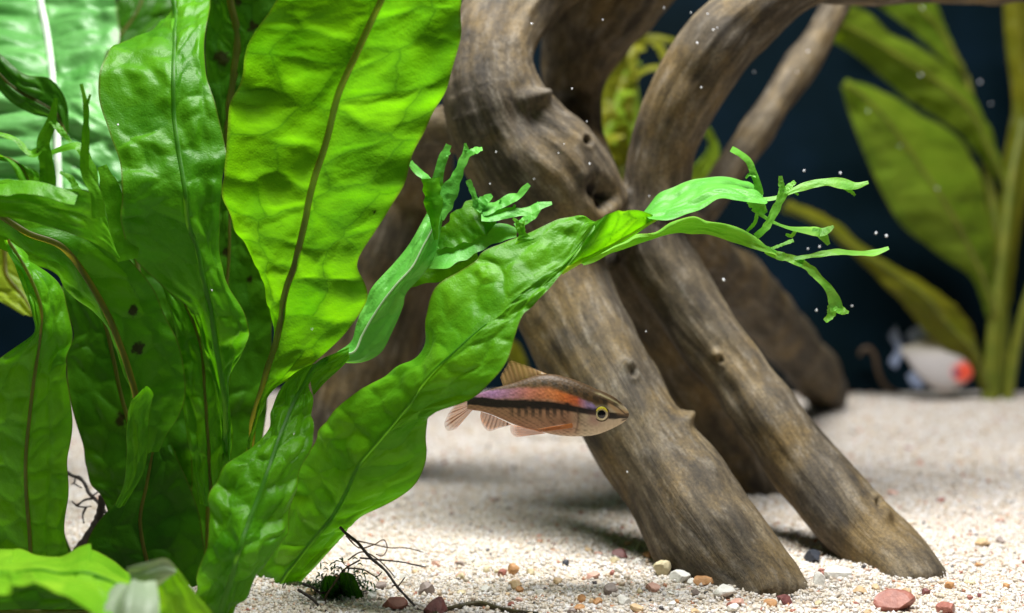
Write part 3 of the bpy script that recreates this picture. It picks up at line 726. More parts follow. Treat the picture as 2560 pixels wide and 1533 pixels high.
    l2 = leaf(root, [(L2, dict(nu=121, nv=420, amp=.0008, sp=.0058, nb=1.7, seed=2, ruff=.0008, und=.0012))], 'fern_bright', 'rib_green', (.0005, .00018), cut=.72,
         label='long fern leaf arching over the striped fish', tipmat='fern_tip',
         tips=[wd([(1898, 488), (1893, 458), (1882, 428), (1872, 404), (1852, 386), (1828, 372)], [26, 18, 16, 15, 15, 16], e),
               wd([(1890, 440), (1874, 436), (1864, 446)], [10, 8, 6], e),
               wd([(1880, 500), (1938, 495), (1989, 474), (2039, 459), (2073, 455), (2106, 459), (2138, 465), (2171, 456)], [18, 9, 17, 19, 20, 24, 17, 8], e),
               wd([(2100, 462), (2122, 474), (2138, 489)], [16, 12, 7], e),
               wd([(1985, 478), (1996, 488)], [8, 5], e),
               wd([(1880, 495), (1898, 515), (1912, 535)], [40, 34, 16], e),
               wd([(1882, 520), (1921, 549), (1972, 570), (2022, 577), (2050, 582), (2072, 612)], [14, 9, 8, 18, 28, 9], e + .001),
               wd([(2030, 578), (2058, 580), (2084, 566)], [16, 20, 8], e + .001),
               wd([(1990, 574), (1978, 590), (1964, 586)], [8, 9, 6], e + .001),
               wd([(1893, 528), (1888, 555), (1868, 578)], [10, 9, 8], e),
               wd([(1889, 592), (1911, 573), (1935, 532), (1954, 492), (1962, 472)], [20, 19, 20, 21, 26], e - .002),
               wd([(1958, 482), (1953, 460), (1951, 440)], [18, 15, 9], e - .002),
               wd([(1960, 480), (1974, 466), (1988, 454)], [18, 14, 9], e - .002),
               wd([(1928, 622), (1955, 612), (1970, 606), (1984, 601)], [7, 8, 9, 9], e),
               wd([(1915, 624), (1940, 637), (1972, 645), (2008, 658)], [22, 20, 20, 22], e),
               wd([(1985, 647), (2020, 641), (2060, 634), (2090, 630), (2140, 633), (2190, 631), (2222, 620)], [10, 10, 16, 17, 13, 17, 7], e),
               wd([(1995, 652), (2025, 672), (2048, 696), (2072, 722), (2086, 752), (2092, 778)], [20, 21, 20, 24, 30, 34], e),
               wd([(2088, 765), (2108, 778), (2122, 781)], [26, 18, 7], e),
               wd([(2082, 765), (2076, 790), (2062, 803)], [26, 20, 12], e),
               (wd([(1312, 606), (1306, 585), (1298, 562)], [46, 22, 22], .2485), dict(mat='fern')),
               (wd([(1300, 570), (1290, 552), (1282, 546)], [14, 9, 5], .2485), dict(mat='fern')),
               (wd([(1300, 568), (1312, 555), (1320, 551)], [12, 8, 5], .2485), dict(mat='fern'))])
    o = sheet('underside', [blade(L2b, **dict(sm, seed=22))[:2]], M['fern_yellow'], l2, org)
    QM, _, cM = blade(L2b, **dict(sm, seed=22))
    midrib(QM, M['rib_yellow'], l2, org, .0005, .0004, .3)
    sheet('lobe', [blade(L2u, **dict(sm, seed=23))[:2]], M['fern_lime'], l2, org)
    sheet('lobe', [blade(L2l, **dict(sm, seed=24))[:2]], M['fern_tip'], l2, org)
    # --- L4 + L3: twisting leaf with antler tips
    L4 = dep([(470, 1570, 540, 1580, 560, 1570), (485, 1500, 562, 1500, 612, 1492), (497, 1440, 580, 1440, 655, 1436), (515, 1365, 600, 1370, 690, 1372), (522, 1290, 623, 1300, 716, 1325), (525, 1230, 645, 1245, 733, 1240), (560, 1169, 668, 1180, 750, 1172), (625, 1110, 690, 1118, 777, 1115), (668, 1055, 712, 1062, 781, 1050), (678, 1000, 735, 1010, 782, 990), (722, 944, 760, 960, 775, 945), (770, 910, 785, 918, 790, 920), (815, 893, 818, 896, 820, 900)],
             [.238, .231, .238, .250, .256], [.004, .004, .002, 0], [.004, .006, .004, 0])
    L4t = dep([(772, 925, 777, 960, 783, 990), (800, 900, 805, 930, 812, 957), (840, 882, 846, 902, 850, 922), (872, 868, 872, 884, 874, 898)], [.256, .257])
    L3 = dep([(838, 884, 850, 889, 860, 899), (877, 856, 885, 880, 905, 899), (892, 812, 905, 840, 950, 882), (910, 765, 930, 795, 979, 828), (925, 737, 953, 760, 1008, 768), (962, 685, 990, 712, 1012, 735), (1005, 633, 1030, 668, 1056, 690), (1046, 580, 1058, 615, 1092, 632), (1066, 537, 1080, 575, 1100, 585), (1072, 512, 1095, 540, 1110, 545)], [.257, .260, .266], [.002, .003], [.004, .002])
    g = .267
    l4 = leaf(root, [(L4, dict(nu=121, nv=300, amp=.0012, sp=.0054, nb=1.7, seed=4, ruff=.0008))], 'fern_bright', 'rib_green', (.0006, .0003),
         label='twisting fern leaf whose antler tips reach in front of the driftwood', tipmat='fern_lime',
         tips=[(wd([(1020, 700), (1050, 688), (1095, 678), (1140, 658), (1195, 640)], [48, 46, 50, 46, 16], g + .003), dict(mat='fern_yellow', tilt=35)),
               wd([(1040, 650), (1085, 645), (1159, 619), (1215, 594), (1260, 580), (1292, 582)], [36, 64, 56, 50, 46, 24], g),
               (wd([(1092, 612), (1140, 580), (1190, 546), (1228, 528)], [26, 74, 86, 66], g + .001), dict(mat='fern')),
               (wd([(1090, 600), (1087, 560), (1084, 510), (1080, 475), (1077, 446)], [10, 22, 42, 44, 52], g - .004), dict(mat='fern', cup=.5)),
               wd([(1096, 545), (1108, 520), (1120, 486), (1143, 440), (1158, 402), (1172, 374)], [36, 38, 42, 26, 22, 24], g),
               wd([(1168, 382), (1164, 366), (1163, 358)], [14, 10, 5], g), wd([(1172, 384), (1190, 376), (1206, 372)], [16, 16, 9], g),
               wd([(1108, 520), (1092, 470), (1098, 430), (1108, 395), (1122, 362)], [34, 34, 24, 22, 16], g + .001),
               wd([(1112, 388), (1126, 382)], [12, 6], g + .001),
               wd([(1086, 480), (1066, 446), (1046, 430), (1024, 406)], [26, 18, 17, 18], g + .001),
               wd([(1190, 516), (1186, 492), (1178, 470), (1170, 450)], [18, 14, 14, 14], g),
               wd([(1190, 525), (1210, 502), (1230, 488)], [30, 26, 10], g),
               wd([(1205, 528), (1252, 510), (1275, 497), (1296, 490), (1310, 474), (1323, 461)], [30, 22, 22, 17, 15, 11], g),
               wd([(1250, 510), (1252, 500)], [8, 4], g),
               wd([(1203, 540), (1240, 538), (1272, 532), (1326, 526), (1346, 516), (1380, 508)], [30, 30, 24, 20, 18, 8], g - .001),
               wd([(1280, 528), (1288, 512)], [12, 5], g), wd([(1342, 518), (1346, 504)], [12, 5], g),
               wd([(1290, 568), (1312, 552), (1336, 534), (1352, 520)], [18, 20, 20, 8], g + .002)])
    sheet('underside', [blade(L4t, **dict(sm, seed=26))[:2]], M['fern_yellow'], l4, org)
    Q3, A3, _ = blade(L3, nu=61, nv=150, amp=.0005, sp=.006, ruff=.0004, und=.0008, seed=27)
    sheet('lobe', [(Q3, A3)], M['fern_lime'], l4, org)
    midrib(Q3, M['rib_pale'], l4, org, .00022, .00016, .3)
    # --- L13: low leaf close to the glass
    d0 = .205
    L13 = dep([(-40, 1385, -40, 1430, -40, 1475), (47, 1374, 50, 1430, 54, 1471), (97, 1388, 105, 1430, 108, 1456), (144, 1392, 150, 1440, 145, 1474), (201, 1370, 210, 1440, 185, 1490), (237, 1368, 260, 1450, 225, 1520), (290, 1396, 310, 1470, 280, 1560), (330, 1425, 350, 1490, 340, 1580), (395, 1440, 400, 1500, 400, 1580)], [.205, .203, .206], .022, -.014)
    L13t = dep([(316, 1420, 325, 1440, 330, 1475), (359, 1407, 375, 1440, 385, 1480), (413, 1396, 410, 1430, 395, 1470), (440, 1420, 440, 1430, 430, 1440)], [.204, .206])
    L13d = dep([(372, 1442, 392, 1418, 415, 1395), (380, 1462, 420, 1440, 444, 1424), (390, 1490, 440, 1470, 481, 1471), (400, 1580, 470, 1550, 535, 1535), (420, 1640, 500, 1640, 580, 1620)], [.206, .208])
    l13 = leaf(root, [(L13, dict(nu=61, nv=140, amp=.0005, ruff=.0004, seed=61))], 'fern_young', 'rib_green', (.0004, .0003), label='low yellow green leaf with a bleached folded tip')
    sheet('folded_tip', [blade(L13t, nu=31, nv=60, amp=.0003, ruff=.0003, seed=62)[:2]], M['fern_bleached'], l13, org)
    sheet('lobe', [blade(L13d, nu=41, nv=60, amp=.0004, ruff=.0003, seed=63)[:2]], M['fern_young'], l13, org)
    sheet('bleached_patch', [blade(dep([(285, 1466, 335, 1452, 388, 1455), (240, 1520, 320, 1500, 396, 1500), (200, 1610, 320, 1610, 402, 1610)], [.197, .188], .005, .003), nu=31, nv=50, amp=.0003, ruff=.0003, sp=.012, seed=64)[:2]], M['fern_bleached'], l13, org)
    for rows, sd in (([(838, 1530, 850, 1536, 858, 1530), (810, 1500, 835, 1495, 850, 1500), (800, 1466, 822, 1460, 846, 1466), (812, 1440, 826, 1436, 838, 1442)], 91),
                     ([(895, 1545, 912, 1550, 925, 1545), (868, 1510, 892, 1505, 918, 1510), (852, 1466, 876, 1462, 902, 1470), (850, 1430, 868, 1428, 884, 1436)], 92)):
        leaf(root, [(dep(rows, [.262, .259]), dict(nu=31, nv=50, seed=sd, amp=.0006))], 'fern_dark', 'rib_green', (.0003, .0002))
    LH = dep([(-80, 1460, -80, 1530, -80, 1620), (60, 1450, 60, 1530, 60, 1620), (180, 1450, 190, 1530, 200, 1620), (300, 1470, 310, 1530, 320, 1600), (400, 1530, 410, 1560, 410, 1590)], [.236, .246])
    leaf(root, [(LH, dict(nu=41, nv=90, seed=95, amp=.0006))], 'fern_dark', 'rib_brown', (.0005, .0004))
    # --- rhizome and roots
    V, f = tube([(300, 1500, .276, 28), (400, 1515, .270, 34), (520, 1525, .266, 34), (640, 1530, .264, 30), (760, 1520, .264, 20)], 12, 40)
    V = V + .0006 * fbm(V[:, 0] * 400, V[:, 1] * 400, V[:, 2] * 400)[:, None]
    mk('rhizome', V, f, M['root'], root, org)
    roots = [
     ([(850, 1318, .262), (861, 1330, .262), (895, 1358, .261), (924, 1392, .260), (963, 1426, .259), (994, 1468, .256), (1031, 1508, .253), (1060, 1540, .250)], 4.2, 'root'),
     ([(994, 1468, .256), (1006, 1452, .257), (1012, 1444, .257)], 2.2, 'root_brown'), ([(990, 1462, .256), (980, 1466, .256)], 2.5, 'root_brown'),
     ([(900, 1395, .268), (952, 1400, .270), (1008, 1406, .272), (1035, 1412, .271), (1065, 1418, .270)], 2.6, 'root'),
     ([(880, 1350, .272), (930, 1360, .276), (969, 1369, .279), (1022, 1371, .280), (1059, 1381, .278)], 2.2, 'root_brown'),
     ([(865, 1340, .266), (900, 1370, .268), (935, 1362, .270), (960, 1350, .272), (968, 1370, .272), (955, 1390, .270), (940, 1386, .27)], 2.0, 'root_brown'),
     ([(870, 1400, .262), (905, 1380, .264), (940, 1395, .266), (960, 1412, .266), (985, 1440, .264)], 2.2, 'root_brown'),
     ([(865, 1420, .262), (910, 1425, .262), (945, 1440, .260), (955, 1430, .262)], 2.4, 'root_brown'),
     ([(745, 1474, .256), (782, 1499, .255), (808, 1530, .252), (825, 1560, .25)], 4.2, 'root'),
     ([(757, 1460, .258), (780, 1468, .258), (800, 1482, .258), (820, 1480, .26)], 4.0, 'root'),
     ([(812, 1540, .256), (812, 1500, .257), (835, 1460, .258), (860, 1425, .260), (900, 1400, .262)], 3.2, 'root_brown'),
     ([(985, 1510, .255), (1010, 1524, .254), (1040, 1520, .253)], 2.0, 'root_brown'),
     ([(165, 1180, .292), (182, 1190, .292), (200, 1196, .291), (212, 1210, .290), (222, 1232, .289), (240, 1250, .288), (290, 1320, .282)], 5.0, 'root'),
     ([(188, 1192, .292), (186, 1206, .292), (178, 1212, .292)], 2.4, 'root'), ([(186, 1210, .292), (205, 1220, .291)], 2.2, 'root'),
     ([(236, 1246, .288), (212, 1250, .290), (190, 1262, .290), (180, 1254, .291)], 3.2, 'root'), ([(188, 1263, .290), (205, 1268, .290), (228, 1266, .289)], 2.6, 'root'),
     ([(215, 1268, .290), (207, 1288, .290), (210, 1308, .289)], 3.0, 'root'), ([(232, 1240, .288), (245, 1230, .288)], 2.4, 'root'),
     ([(196, 1380, .288), (230, 1330, .286), (250, 1285, .284), (256, 1240, .284)], 14, 'root'),
    ]
    for pts, r, m in roots:
        n = len(pts) * 9
        c = resample(pts, n)
        rr = r * (1 - .35 * np.linspace(0, 1, n)) * (1 + .18 * vnoise(np.arange(n) * .45, np.zeros(n), s=int(r * 10)))
        C = P(c[:, 0], c[:, 1], c[:, 2])
        C[:, 2] = np.maximum(C[:, 2], sand_z(C[:, 0], C[:, 1]) + rr * c[:, 2] / F * .4)
        V, f = tube3(C, rr * c[:, 2] / F, 7)
        mk('root', V, f, M[m], root, org)
build_fern()

# ------------------------------------------------------------------ moss tuft, fuzzy stem, tendril
def fronds(cx, cy, d, sx, sy, n, ln, w, seed):
    r = np.random.default_rng(seed)
    V, Fc, A = [], [], []
    for k in range(n):
        x, y = cx + r.normal() * sx, cy + r.normal() * sy
        a = r.uniform(0, 2 * math.pi)
        l = ln * r.uniform(.5, 1.2)
        p = [(x, y, w * .6, d + r.uniform(-.006, .006)), (x + l * .5 * math.cos(a), y + l * .5 * math.sin(a) - 4, w, d), (x + l * math.cos(a), y + l * math.sin(a), w * .3, d)]
        Q, at = ribbon(p, nu=3, n=5, tilt=r.uniform(-60, 60), seed=k)
        Fc += grid_faces(5, 3, sum(len(v) for v in V)); V.append(Q.reshape(-1, 3)); A.append(at.reshape(-1, 4))
    return np.vstack(V), Fc, np.vstack(A)
dm = sand_hit(880, 1500)
V, f, A = fronds(850, 1480, dm + .004, 34, 26, 700, 15, 3.6, 4)
V[:, 2] = np.maximum(V[:, 2], sand_z(V[:, 0], V[:, 1]) - .0004)
tag(mk('moss_tuft', V, f, M['moss'], None, None, {'Lf': A}), 'dark green tuft of moss on the sand at the foot of the fern', 'moss')

def build_stem():
    pts = [(1060, 1548, 6), (1100, 1529, 6), (1150, 1516, 7), (1205, 1509, 7), (1245, 1521, 6), (1290, 1528, 5), (1345, 1533, 4)]
    rows = []
    for x, y, r in pts:
        d = sand_hit(x, y + 6)
        rows.append((x, y, d, r))
    V, f = tube(rows, 8, 60)
    root = thing('fuzzy_stem', 'thin olive fuzzy stem lying on the coarse sand', 'stem', V[0])
    org = np.array(root.location)
    mk('stalk', V, f, M['twig_olive'], root, org)
    HV, HF = [], []
    c = resample(rows, 120)
    for k in range(110):
        i = random.randrange(5, 115)
        x, y, d, r = c[i]
        s = random.choice((-1, 1))
        p0 = P(x, y, d); p1 = P(x + random.uniform(-6, 6), y + s * (r + random.uniform(4, 12)), d - random.uniform(-.001, .001))
        v, ff = tube3(np.array([p0, (p0 + p1) / 2 + 1e-5, p1]), np.array([6e-5, 5e-5, 2e-5]), 3)
        HF += [tuple(q + sum(len(a) for a in HV) for q in t) for t in ff]; HV.append(v)
    tag(mk('fuzz', np.vstack(HV), HF, M['twig_olive'], root, org), kind='stuff')
build_stem()
dt = sand_hit(2237, 988)
V, f = tube([(2150, 890, dt, 4), (2153, 878, dt, 5), (2168, 870, dt, 6), (2184, 885, dt, 6), (2194, 925, dt, 6), (2212, 964, dt, 7), (2240, 985, dt, 7), (2270, 998, dt, 6)], 10, 60)
tag(mk('tendril', V, f, M['root_brown']), 'brown hook shaped tendril rising from the sand by the silvery fish', 'tendril')

# ------------------------------------------------------------------ rear plants
def build_sword():
    ds = sand_hit(2480, 1000)
    base = P(2480, 1003, ds)
    root = thing('sword_plant', 'tall olive green plant with long pointed leaves beside the dark panel', 'plant', base)
    org = np.array(root.location)
    k = dict(nu=61, nv=140, amp=.0008, sp=.03, nb=1.2, ruff=.0015, rf=40, und=.002)
    P1 = dep([(2484, 850, 2490, 852, 2496, 850), (2462, 780, 2478, 770, 2490, 760), (2425, 695, 2455, 690, 2486, 690), (2340, 632, 2420, 610, 2480, 610), (2260, 570, 2380, 540, 2477, 540), (2207, 485, 2330, 460, 2455, 445), (2170, 405, 2270, 370, 2400, 352), (2143, 340, 2215, 300, 2320, 288), (2115, 255, 2160, 245, 2220, 226), (2100, 218, 2105, 212, 2118, 203)], [ds, ds - .03, ds - .05], .004, .012)
    P2 = dep([(2525, 560, 2530, 562, 2537, 560), (2505, 490, 2518, 480, 2530, 470), (2446, 388, 2470, 365, 2482, 360), (2385, 323, 2425, 275, 2450, 275), (2284, 259, 2345, 205, 2392, 185), (2211, 202, 2260, 150, 2310, 128), (2140, 145, 2180, 100, 2220, 75), (2070, 98, 2105, 60, 2143, 22), (2040, 70, 2060, 45, 2090, 10)], [ds + .005, ds - .02, ds - .05], .008, .004)
    P3 = dep([(2410, 192, 2413, 196, 2417, 192), (2377, 170, 2395, 150, 2402, 145), (2310, 105, 2350, 75, 2372, 80), (2248, 53, 2300, 20, 2350, 30), (2170, 0, 2230, -40, 2320, -20), (2120, -40, 2150, -70, 2200, -80)], [ds + .01, ds - .01], .004, .004)
    P4 = dep([(2459, 1008, 2470, 1010, 2481, 1008), (2432, 937, 2455, 937, 2469, 937), (2395, 900, 2430, 875, 2456, 870), (2321, 840, 2370, 810, 2424, 800), (2271, 779, 2315, 745, 2365, 748), (2203, 702, 2240, 685, 2287, 695), (2136, 634, 2160, 635, 2190, 640), (2075, 590, 2085, 578, 2105, 575), (2010, 555, 2020, 540, 2040, 540), (1955, 525, 1960, 515, 1970, 508)], [ds, ds - .03, ds - .05], .004, .01)
    P5 = dep([(2500, 760, 2510, 760, 2525, 760), (2495, 600, 2520, 600, 2545, 600), (2500, 430, 2540, 410, 2580, 400), (2532, 280, 2570, 270, 2620, 260), (2516, 130, 2560, 120, 2620, 120), (2510, 10, 2550, 0, 2600, 0), (2515, -60, 2540, -60, 2570, -60)], [ds + .01, ds - .01], .004, 0)
    leaf(root, [(P1, dict(k, seed=71))], 'sword', 'sword_stem', (.0012, .0006), label='broad olive leaf with a brown nibbled tip')
    leaf(root, [(P2, dict(k, seed=72))], 'sword', 'sword_stem', (.0012, .0006))
    leaf(root, [(P3, dict(k, seed=73))], 'sword', 'sword_stem', (.0010, .0006))
    leaf(root, [(P4, dict(k, seed=74))], 'sword_olive', 'sword_stem', (.0012, .0006), label='drooping leaf yellowing to orange at its tip')
    leaf(root, [(P5, dict(k, seed=75))], 'sword_olive', 'rib_brown', (.0012, .0006))
    for pts in ([(2478, 1010, ds, 20), (2486, 860, ds, 20), (2497, 700, ds, 19), (2515, 560, ds, 17), (2530, 440, ds, 15), (2560, 300, ds, 12)],
                [(2500, 1010, ds + .005, 15), (2508, 820, ds + .006, 15), (2500, 640, ds + .008, 14), (2478, 480, ds + .01, 12), (2448, 330, ds + .012, 10), (2415, 190, ds + .012, 8)],
                [(2520, 1008, ds - .004, 11), (2534, 900, ds - .006, 13), (2560, 780, ds - .01, 12), (2600, 650, ds - .01, 10)],
                [(2466, 1008, ds - .002, 13), (2474, 900, ds - .002, 14), (2484, 780, ds - .002, 12)]):
        V, f = tube(pts, 10, 50)
        mk('stem', V, f, M['sword_stem'], root, org)
M['sword_stem'] = simple_mat('sword_stem', (.09, .13, .008), (.20, .21, .02), 120, .45, .25)
build_sword()

def build_rear_fern():
    d = .47
    base = P(1560, 985, d); base[2] = float(sand_z(base[0], base[1]))
    root = thing('rear_fern', 'yellow green fern glimpsed through the gaps of the driftwood', 'fern', base)
    org = np.array(root.location)
    V, f = tube([(1560, 1040, d, 14), (1550, 800, d, 13), (1555, 600, d, 12), (1560, 420, d, 12)], 10, 40)
    mk('stem', V, f, M['sword_stem'], root, org)
    k = dict(nu=31, nv=80, amp=.001, sp=.006, ruff=.002, seed=81)
    leaf(root, [(dep([(1530, 420, 1560, 425, 1590, 420), (1500, 340, 1545, 340, 1590, 350), (1495, 260, 1530, 260, 1580, 270), (1505, 190, 1540, 190, 1595, 200), (1540, 130, 1565, 145, 1590, 160), (1585, 95, 1595, 105, 1610, 115), (1640, 85, 1645, 97, 1650, 108), (1690, 95, 1690, 105, 1690, 115)], [d, d - .02]), k)], 'sword_olive',
         tips=[wd([(1585, 190), (1620, 172), (1660, 168)], [16, 12, 12], d), wd([(1630, 100), (1650, 120), (1662, 150), (1670, 180)], [22, 20, 18, 14], d),
               wd([(1520, 250), (1500, 290), (1505, 350)], [40, 40, 30], d - .01)]
         + [(wd([(1530 + 9 * k, 400 - 36 * k), (1510 + 12 * k, 380 - 40 * k), (1520 + 12 * k, 350 - 38 * k), (1560 + 9 * k, 340 - 36 * k)], [14, 24, 20, 8], d - .016 + .003 * (k % 3)), dict(mat='sword' if k % 2 else 'sword_olive')) for k in range(7)])
    leaf(root, [(dep([(1590, 420, 1600, 430, 1610, 420), (1570, 330, 1590, 320, 1600, 320), (1575, 250, 1590, 240, 1600, 250), (1560, 200, 1572, 190, 1590, 200)], [d - .01, d]), dict(k, seed=83))], 'sword')
    leaf(root, [(dep([(1560, 600, 1570, 610, 1580, 600), (1660, 480, 1680, 500, 1700, 500), (1740, 410, 1760, 425, 1770, 440), (1770, 370, 1785, 380, 1800, 390), (1760, 330, 1770, 330, 1782, 330), (1745, 300, 1750, 295, 1756, 300)], [d, d - .01]), dict(k, seed=85))], 'sword')
    leaf(root, [(dep([(1540, 1030, 1550, 1040, 1560, 1030), (1400, 980, 1410, 1000, 1420, 1010), (1300, 930, 1310, 950, 1320, 960), (1262, 890, 1285, 895, 1318, 905), (1270, 850, 1288, 850, 1302, 860)], [d, d - .01]), dict(k, seed=87))], 'sword_olive')
build_rear_fern()

# ------------------------------------------------------------------ fishes
def fish_mat(name, rough=.5, metal=.0):
    m, nt, out = new_mat(name)
    L = nt.links.new
    at = nd(nt, 'ShaderNodeAttribute', attribute_name='Col')
    b = nd(nt, 'ShaderNodeBsdfPrincipled', i={'Roughness': rough, 'Specular IOR Level': .28, 'Metallic': metal})
    b.inputs['Subsurface Weight'].default_value = .0
    L(at.outputs['Color'], b.inputs['Base Color'])
    tc = nd(nt, 'ShaderNodeTexCoord')
    v = nd(nt, 'ShaderNodeTexVoronoi', i={'Scale': 1500}); L(tc.outputs['Object'], v.inputs['Vector'])
    bp = nd(nt, 'ShaderNodeBump', i={'Strength': .25, 'Distance': .0002}); L(v.outputs['Distance'], bp.inputs['Height']); L(bp.outputs[0], b.inputs['Normal'])
    L(b.outputs[0], out.inputs[0])
    return m
def fin_mat(name, base, ray, alpha=.8):
    m, nt, out = new_mat(name)
    L = nt.links.new
    at = nd(nt, 'ShaderNodeAttribute', attribute_name='Lf')
    sp = nd(nt, 'ShaderNodeSeparateColor'); L(at.outputs['Color'], sp.inputs[0])
    c = mixc(nt, base, ray, sp.outputs[0])
    b = nd(nt, 'ShaderNodeBsdfPrincipled', i={'Roughness': .35}); L(c, b.inputs['Base Color'])
    t = nd(nt, 'ShaderNodeBsdfTranslucent'); L(c, t.inputs[0])
    mx = nd(nt, 'ShaderNodeMixShader', i={0: .5}); L(b.outputs[0], mx.inputs[1]); L(t.outputs[0], mx.inputs[2])
    tr = nd(nt, 'ShaderNodeBsdfTransparent')
    m2 = nd(nt, 'ShaderNodeMixShader'); L(tr.outputs[0], m2.inputs[1]); L(mx.outputs[0], m2.inputs[2])
    mr = nd(nt, 'ShaderNodeMapRange', i={1: 0, 2: 1, 3: alpha, 4: 1.0}); L(sp.outputs[0], mr.inputs[0])
    ed = nd(nt, 'ShaderNodeMapRange', i={1: .75, 2: 1, 3: 1.0, 4: .45}); L(sp.outputs[1], ed.inputs[0])
    L(math_n(nt, 'MULTIPLY', mr.outputs[0], ed.outputs[0]), m2.inputs[0])
    L(m2.outputs[0], out.inputs[0])
    return m
def lin(r, g, b):
    return np.array([((c / 255 + .055) / 1.055) ** 2.4 if c > 10 else c / 255 / 12.92 for c in (r, g, b)])
def loft(top, bot, d, fat, n=220, m=72):
    """fish body from its upper and lower profile (px); returns verts, faces, pixel coordinates"""
    xs = np.linspace(max(top[0][0], bot[0][0]), min(top[-1][0], bot[-1][0]), 400)
    tt = resample(top, 600); bb = resample(bot, 600)
    x0, x1 = xs[0], xs[-1]
    q = x0 + (x1 - x0) * (1 - np.cos(np.linspace(0, math.pi, n))) / 2
    yt = np.interp(q, tt[:, 0], tt[:, 1]); yb = np.interp(q, bb[:, 0], bb[:, 1])
    c, h = (yt + yb) / 2, np.maximum((yb - yt) / 2, .8)
    w = np.interp((q - x0) / (x1 - x0), *fat) * h
    th = np.linspace(0, 2 * math.pi, m, endpoint=False)
    X = q[:, None] + 0 * th; Y = c[:, None] - h[:, None] * np.sin(th)[None]
    Z = np.sign(np.cos(th)) * np.abs(np.cos(th)) ** .85
    D = d + (w[:, None] * Z[None]) * d / F
    V = P(X, Y, np.full(X.shape, d)); V[:, :, 1] = D
    return V, X, Y
def fin(name, base, outer, d, mat, root, org, rays=14, nv=14, bow=0.0, seed=0):
    nu = rays * 5
    a = resample([p[:2] for p in base], nu); b = resample([p[:2] for p in outer], nu)
    v = np.linspace(0, 1, nv)[:, None]
    x = a[None, :, 0] * (1 - v) + b[None, :, 0] * v; y = a[None, :, 1] * (1 - v) + b[None, :, 1] * v
    ph = np.linspace(0, rays, nu)
    ray = (np.abs(((ph + .5) % 1) - .5) < .2).astype(float)[None] + 0 * v
    dd = d + bow * v ** 1.5 + .00012 * np.cos(2 * math.pi * ph)[None] * v
    Q = P(x, y, np.full(x.shape, d)); Q[:, :, 1] = dd
    A = np.zeros((nv, nu, 4)); A[:, :, 0] = ray * (.55 + .45 * vnoise(ph, ph * 0, s=seed))[None]; A[:, :, 1] = v; A[:, :, 2] = .5
    return mk(name, Q.reshape(-1, 3), grid_faces(nv, nu), mat, root, org, {'Lf': A.reshape(-1, 4)})
def disc(name, x, y, d, r, mat, parent, org, flat=.35, n=24):
    """slightly domed disc facing the glass"""
    th = np.linspace(0, 2 * math.pi, n, endpoint=False)
    V, Fc = [], []
    for k, s in enumerate(np.linspace(0.02, 1, 7)):
        ring = P(x + r * s * np.cos(th), y + r * s * np.sin(th), np.full(n, d)); ring[:, 1] = d - flat * r * d / F * math.sqrt(max(0, 1 - s * s))
        V.append(ring)
    Fc = grid_faces(7, n, 0, True) + [tuple(range(n))]
    return mk(name, np.vstack(V), Fc, mat, parent, org)

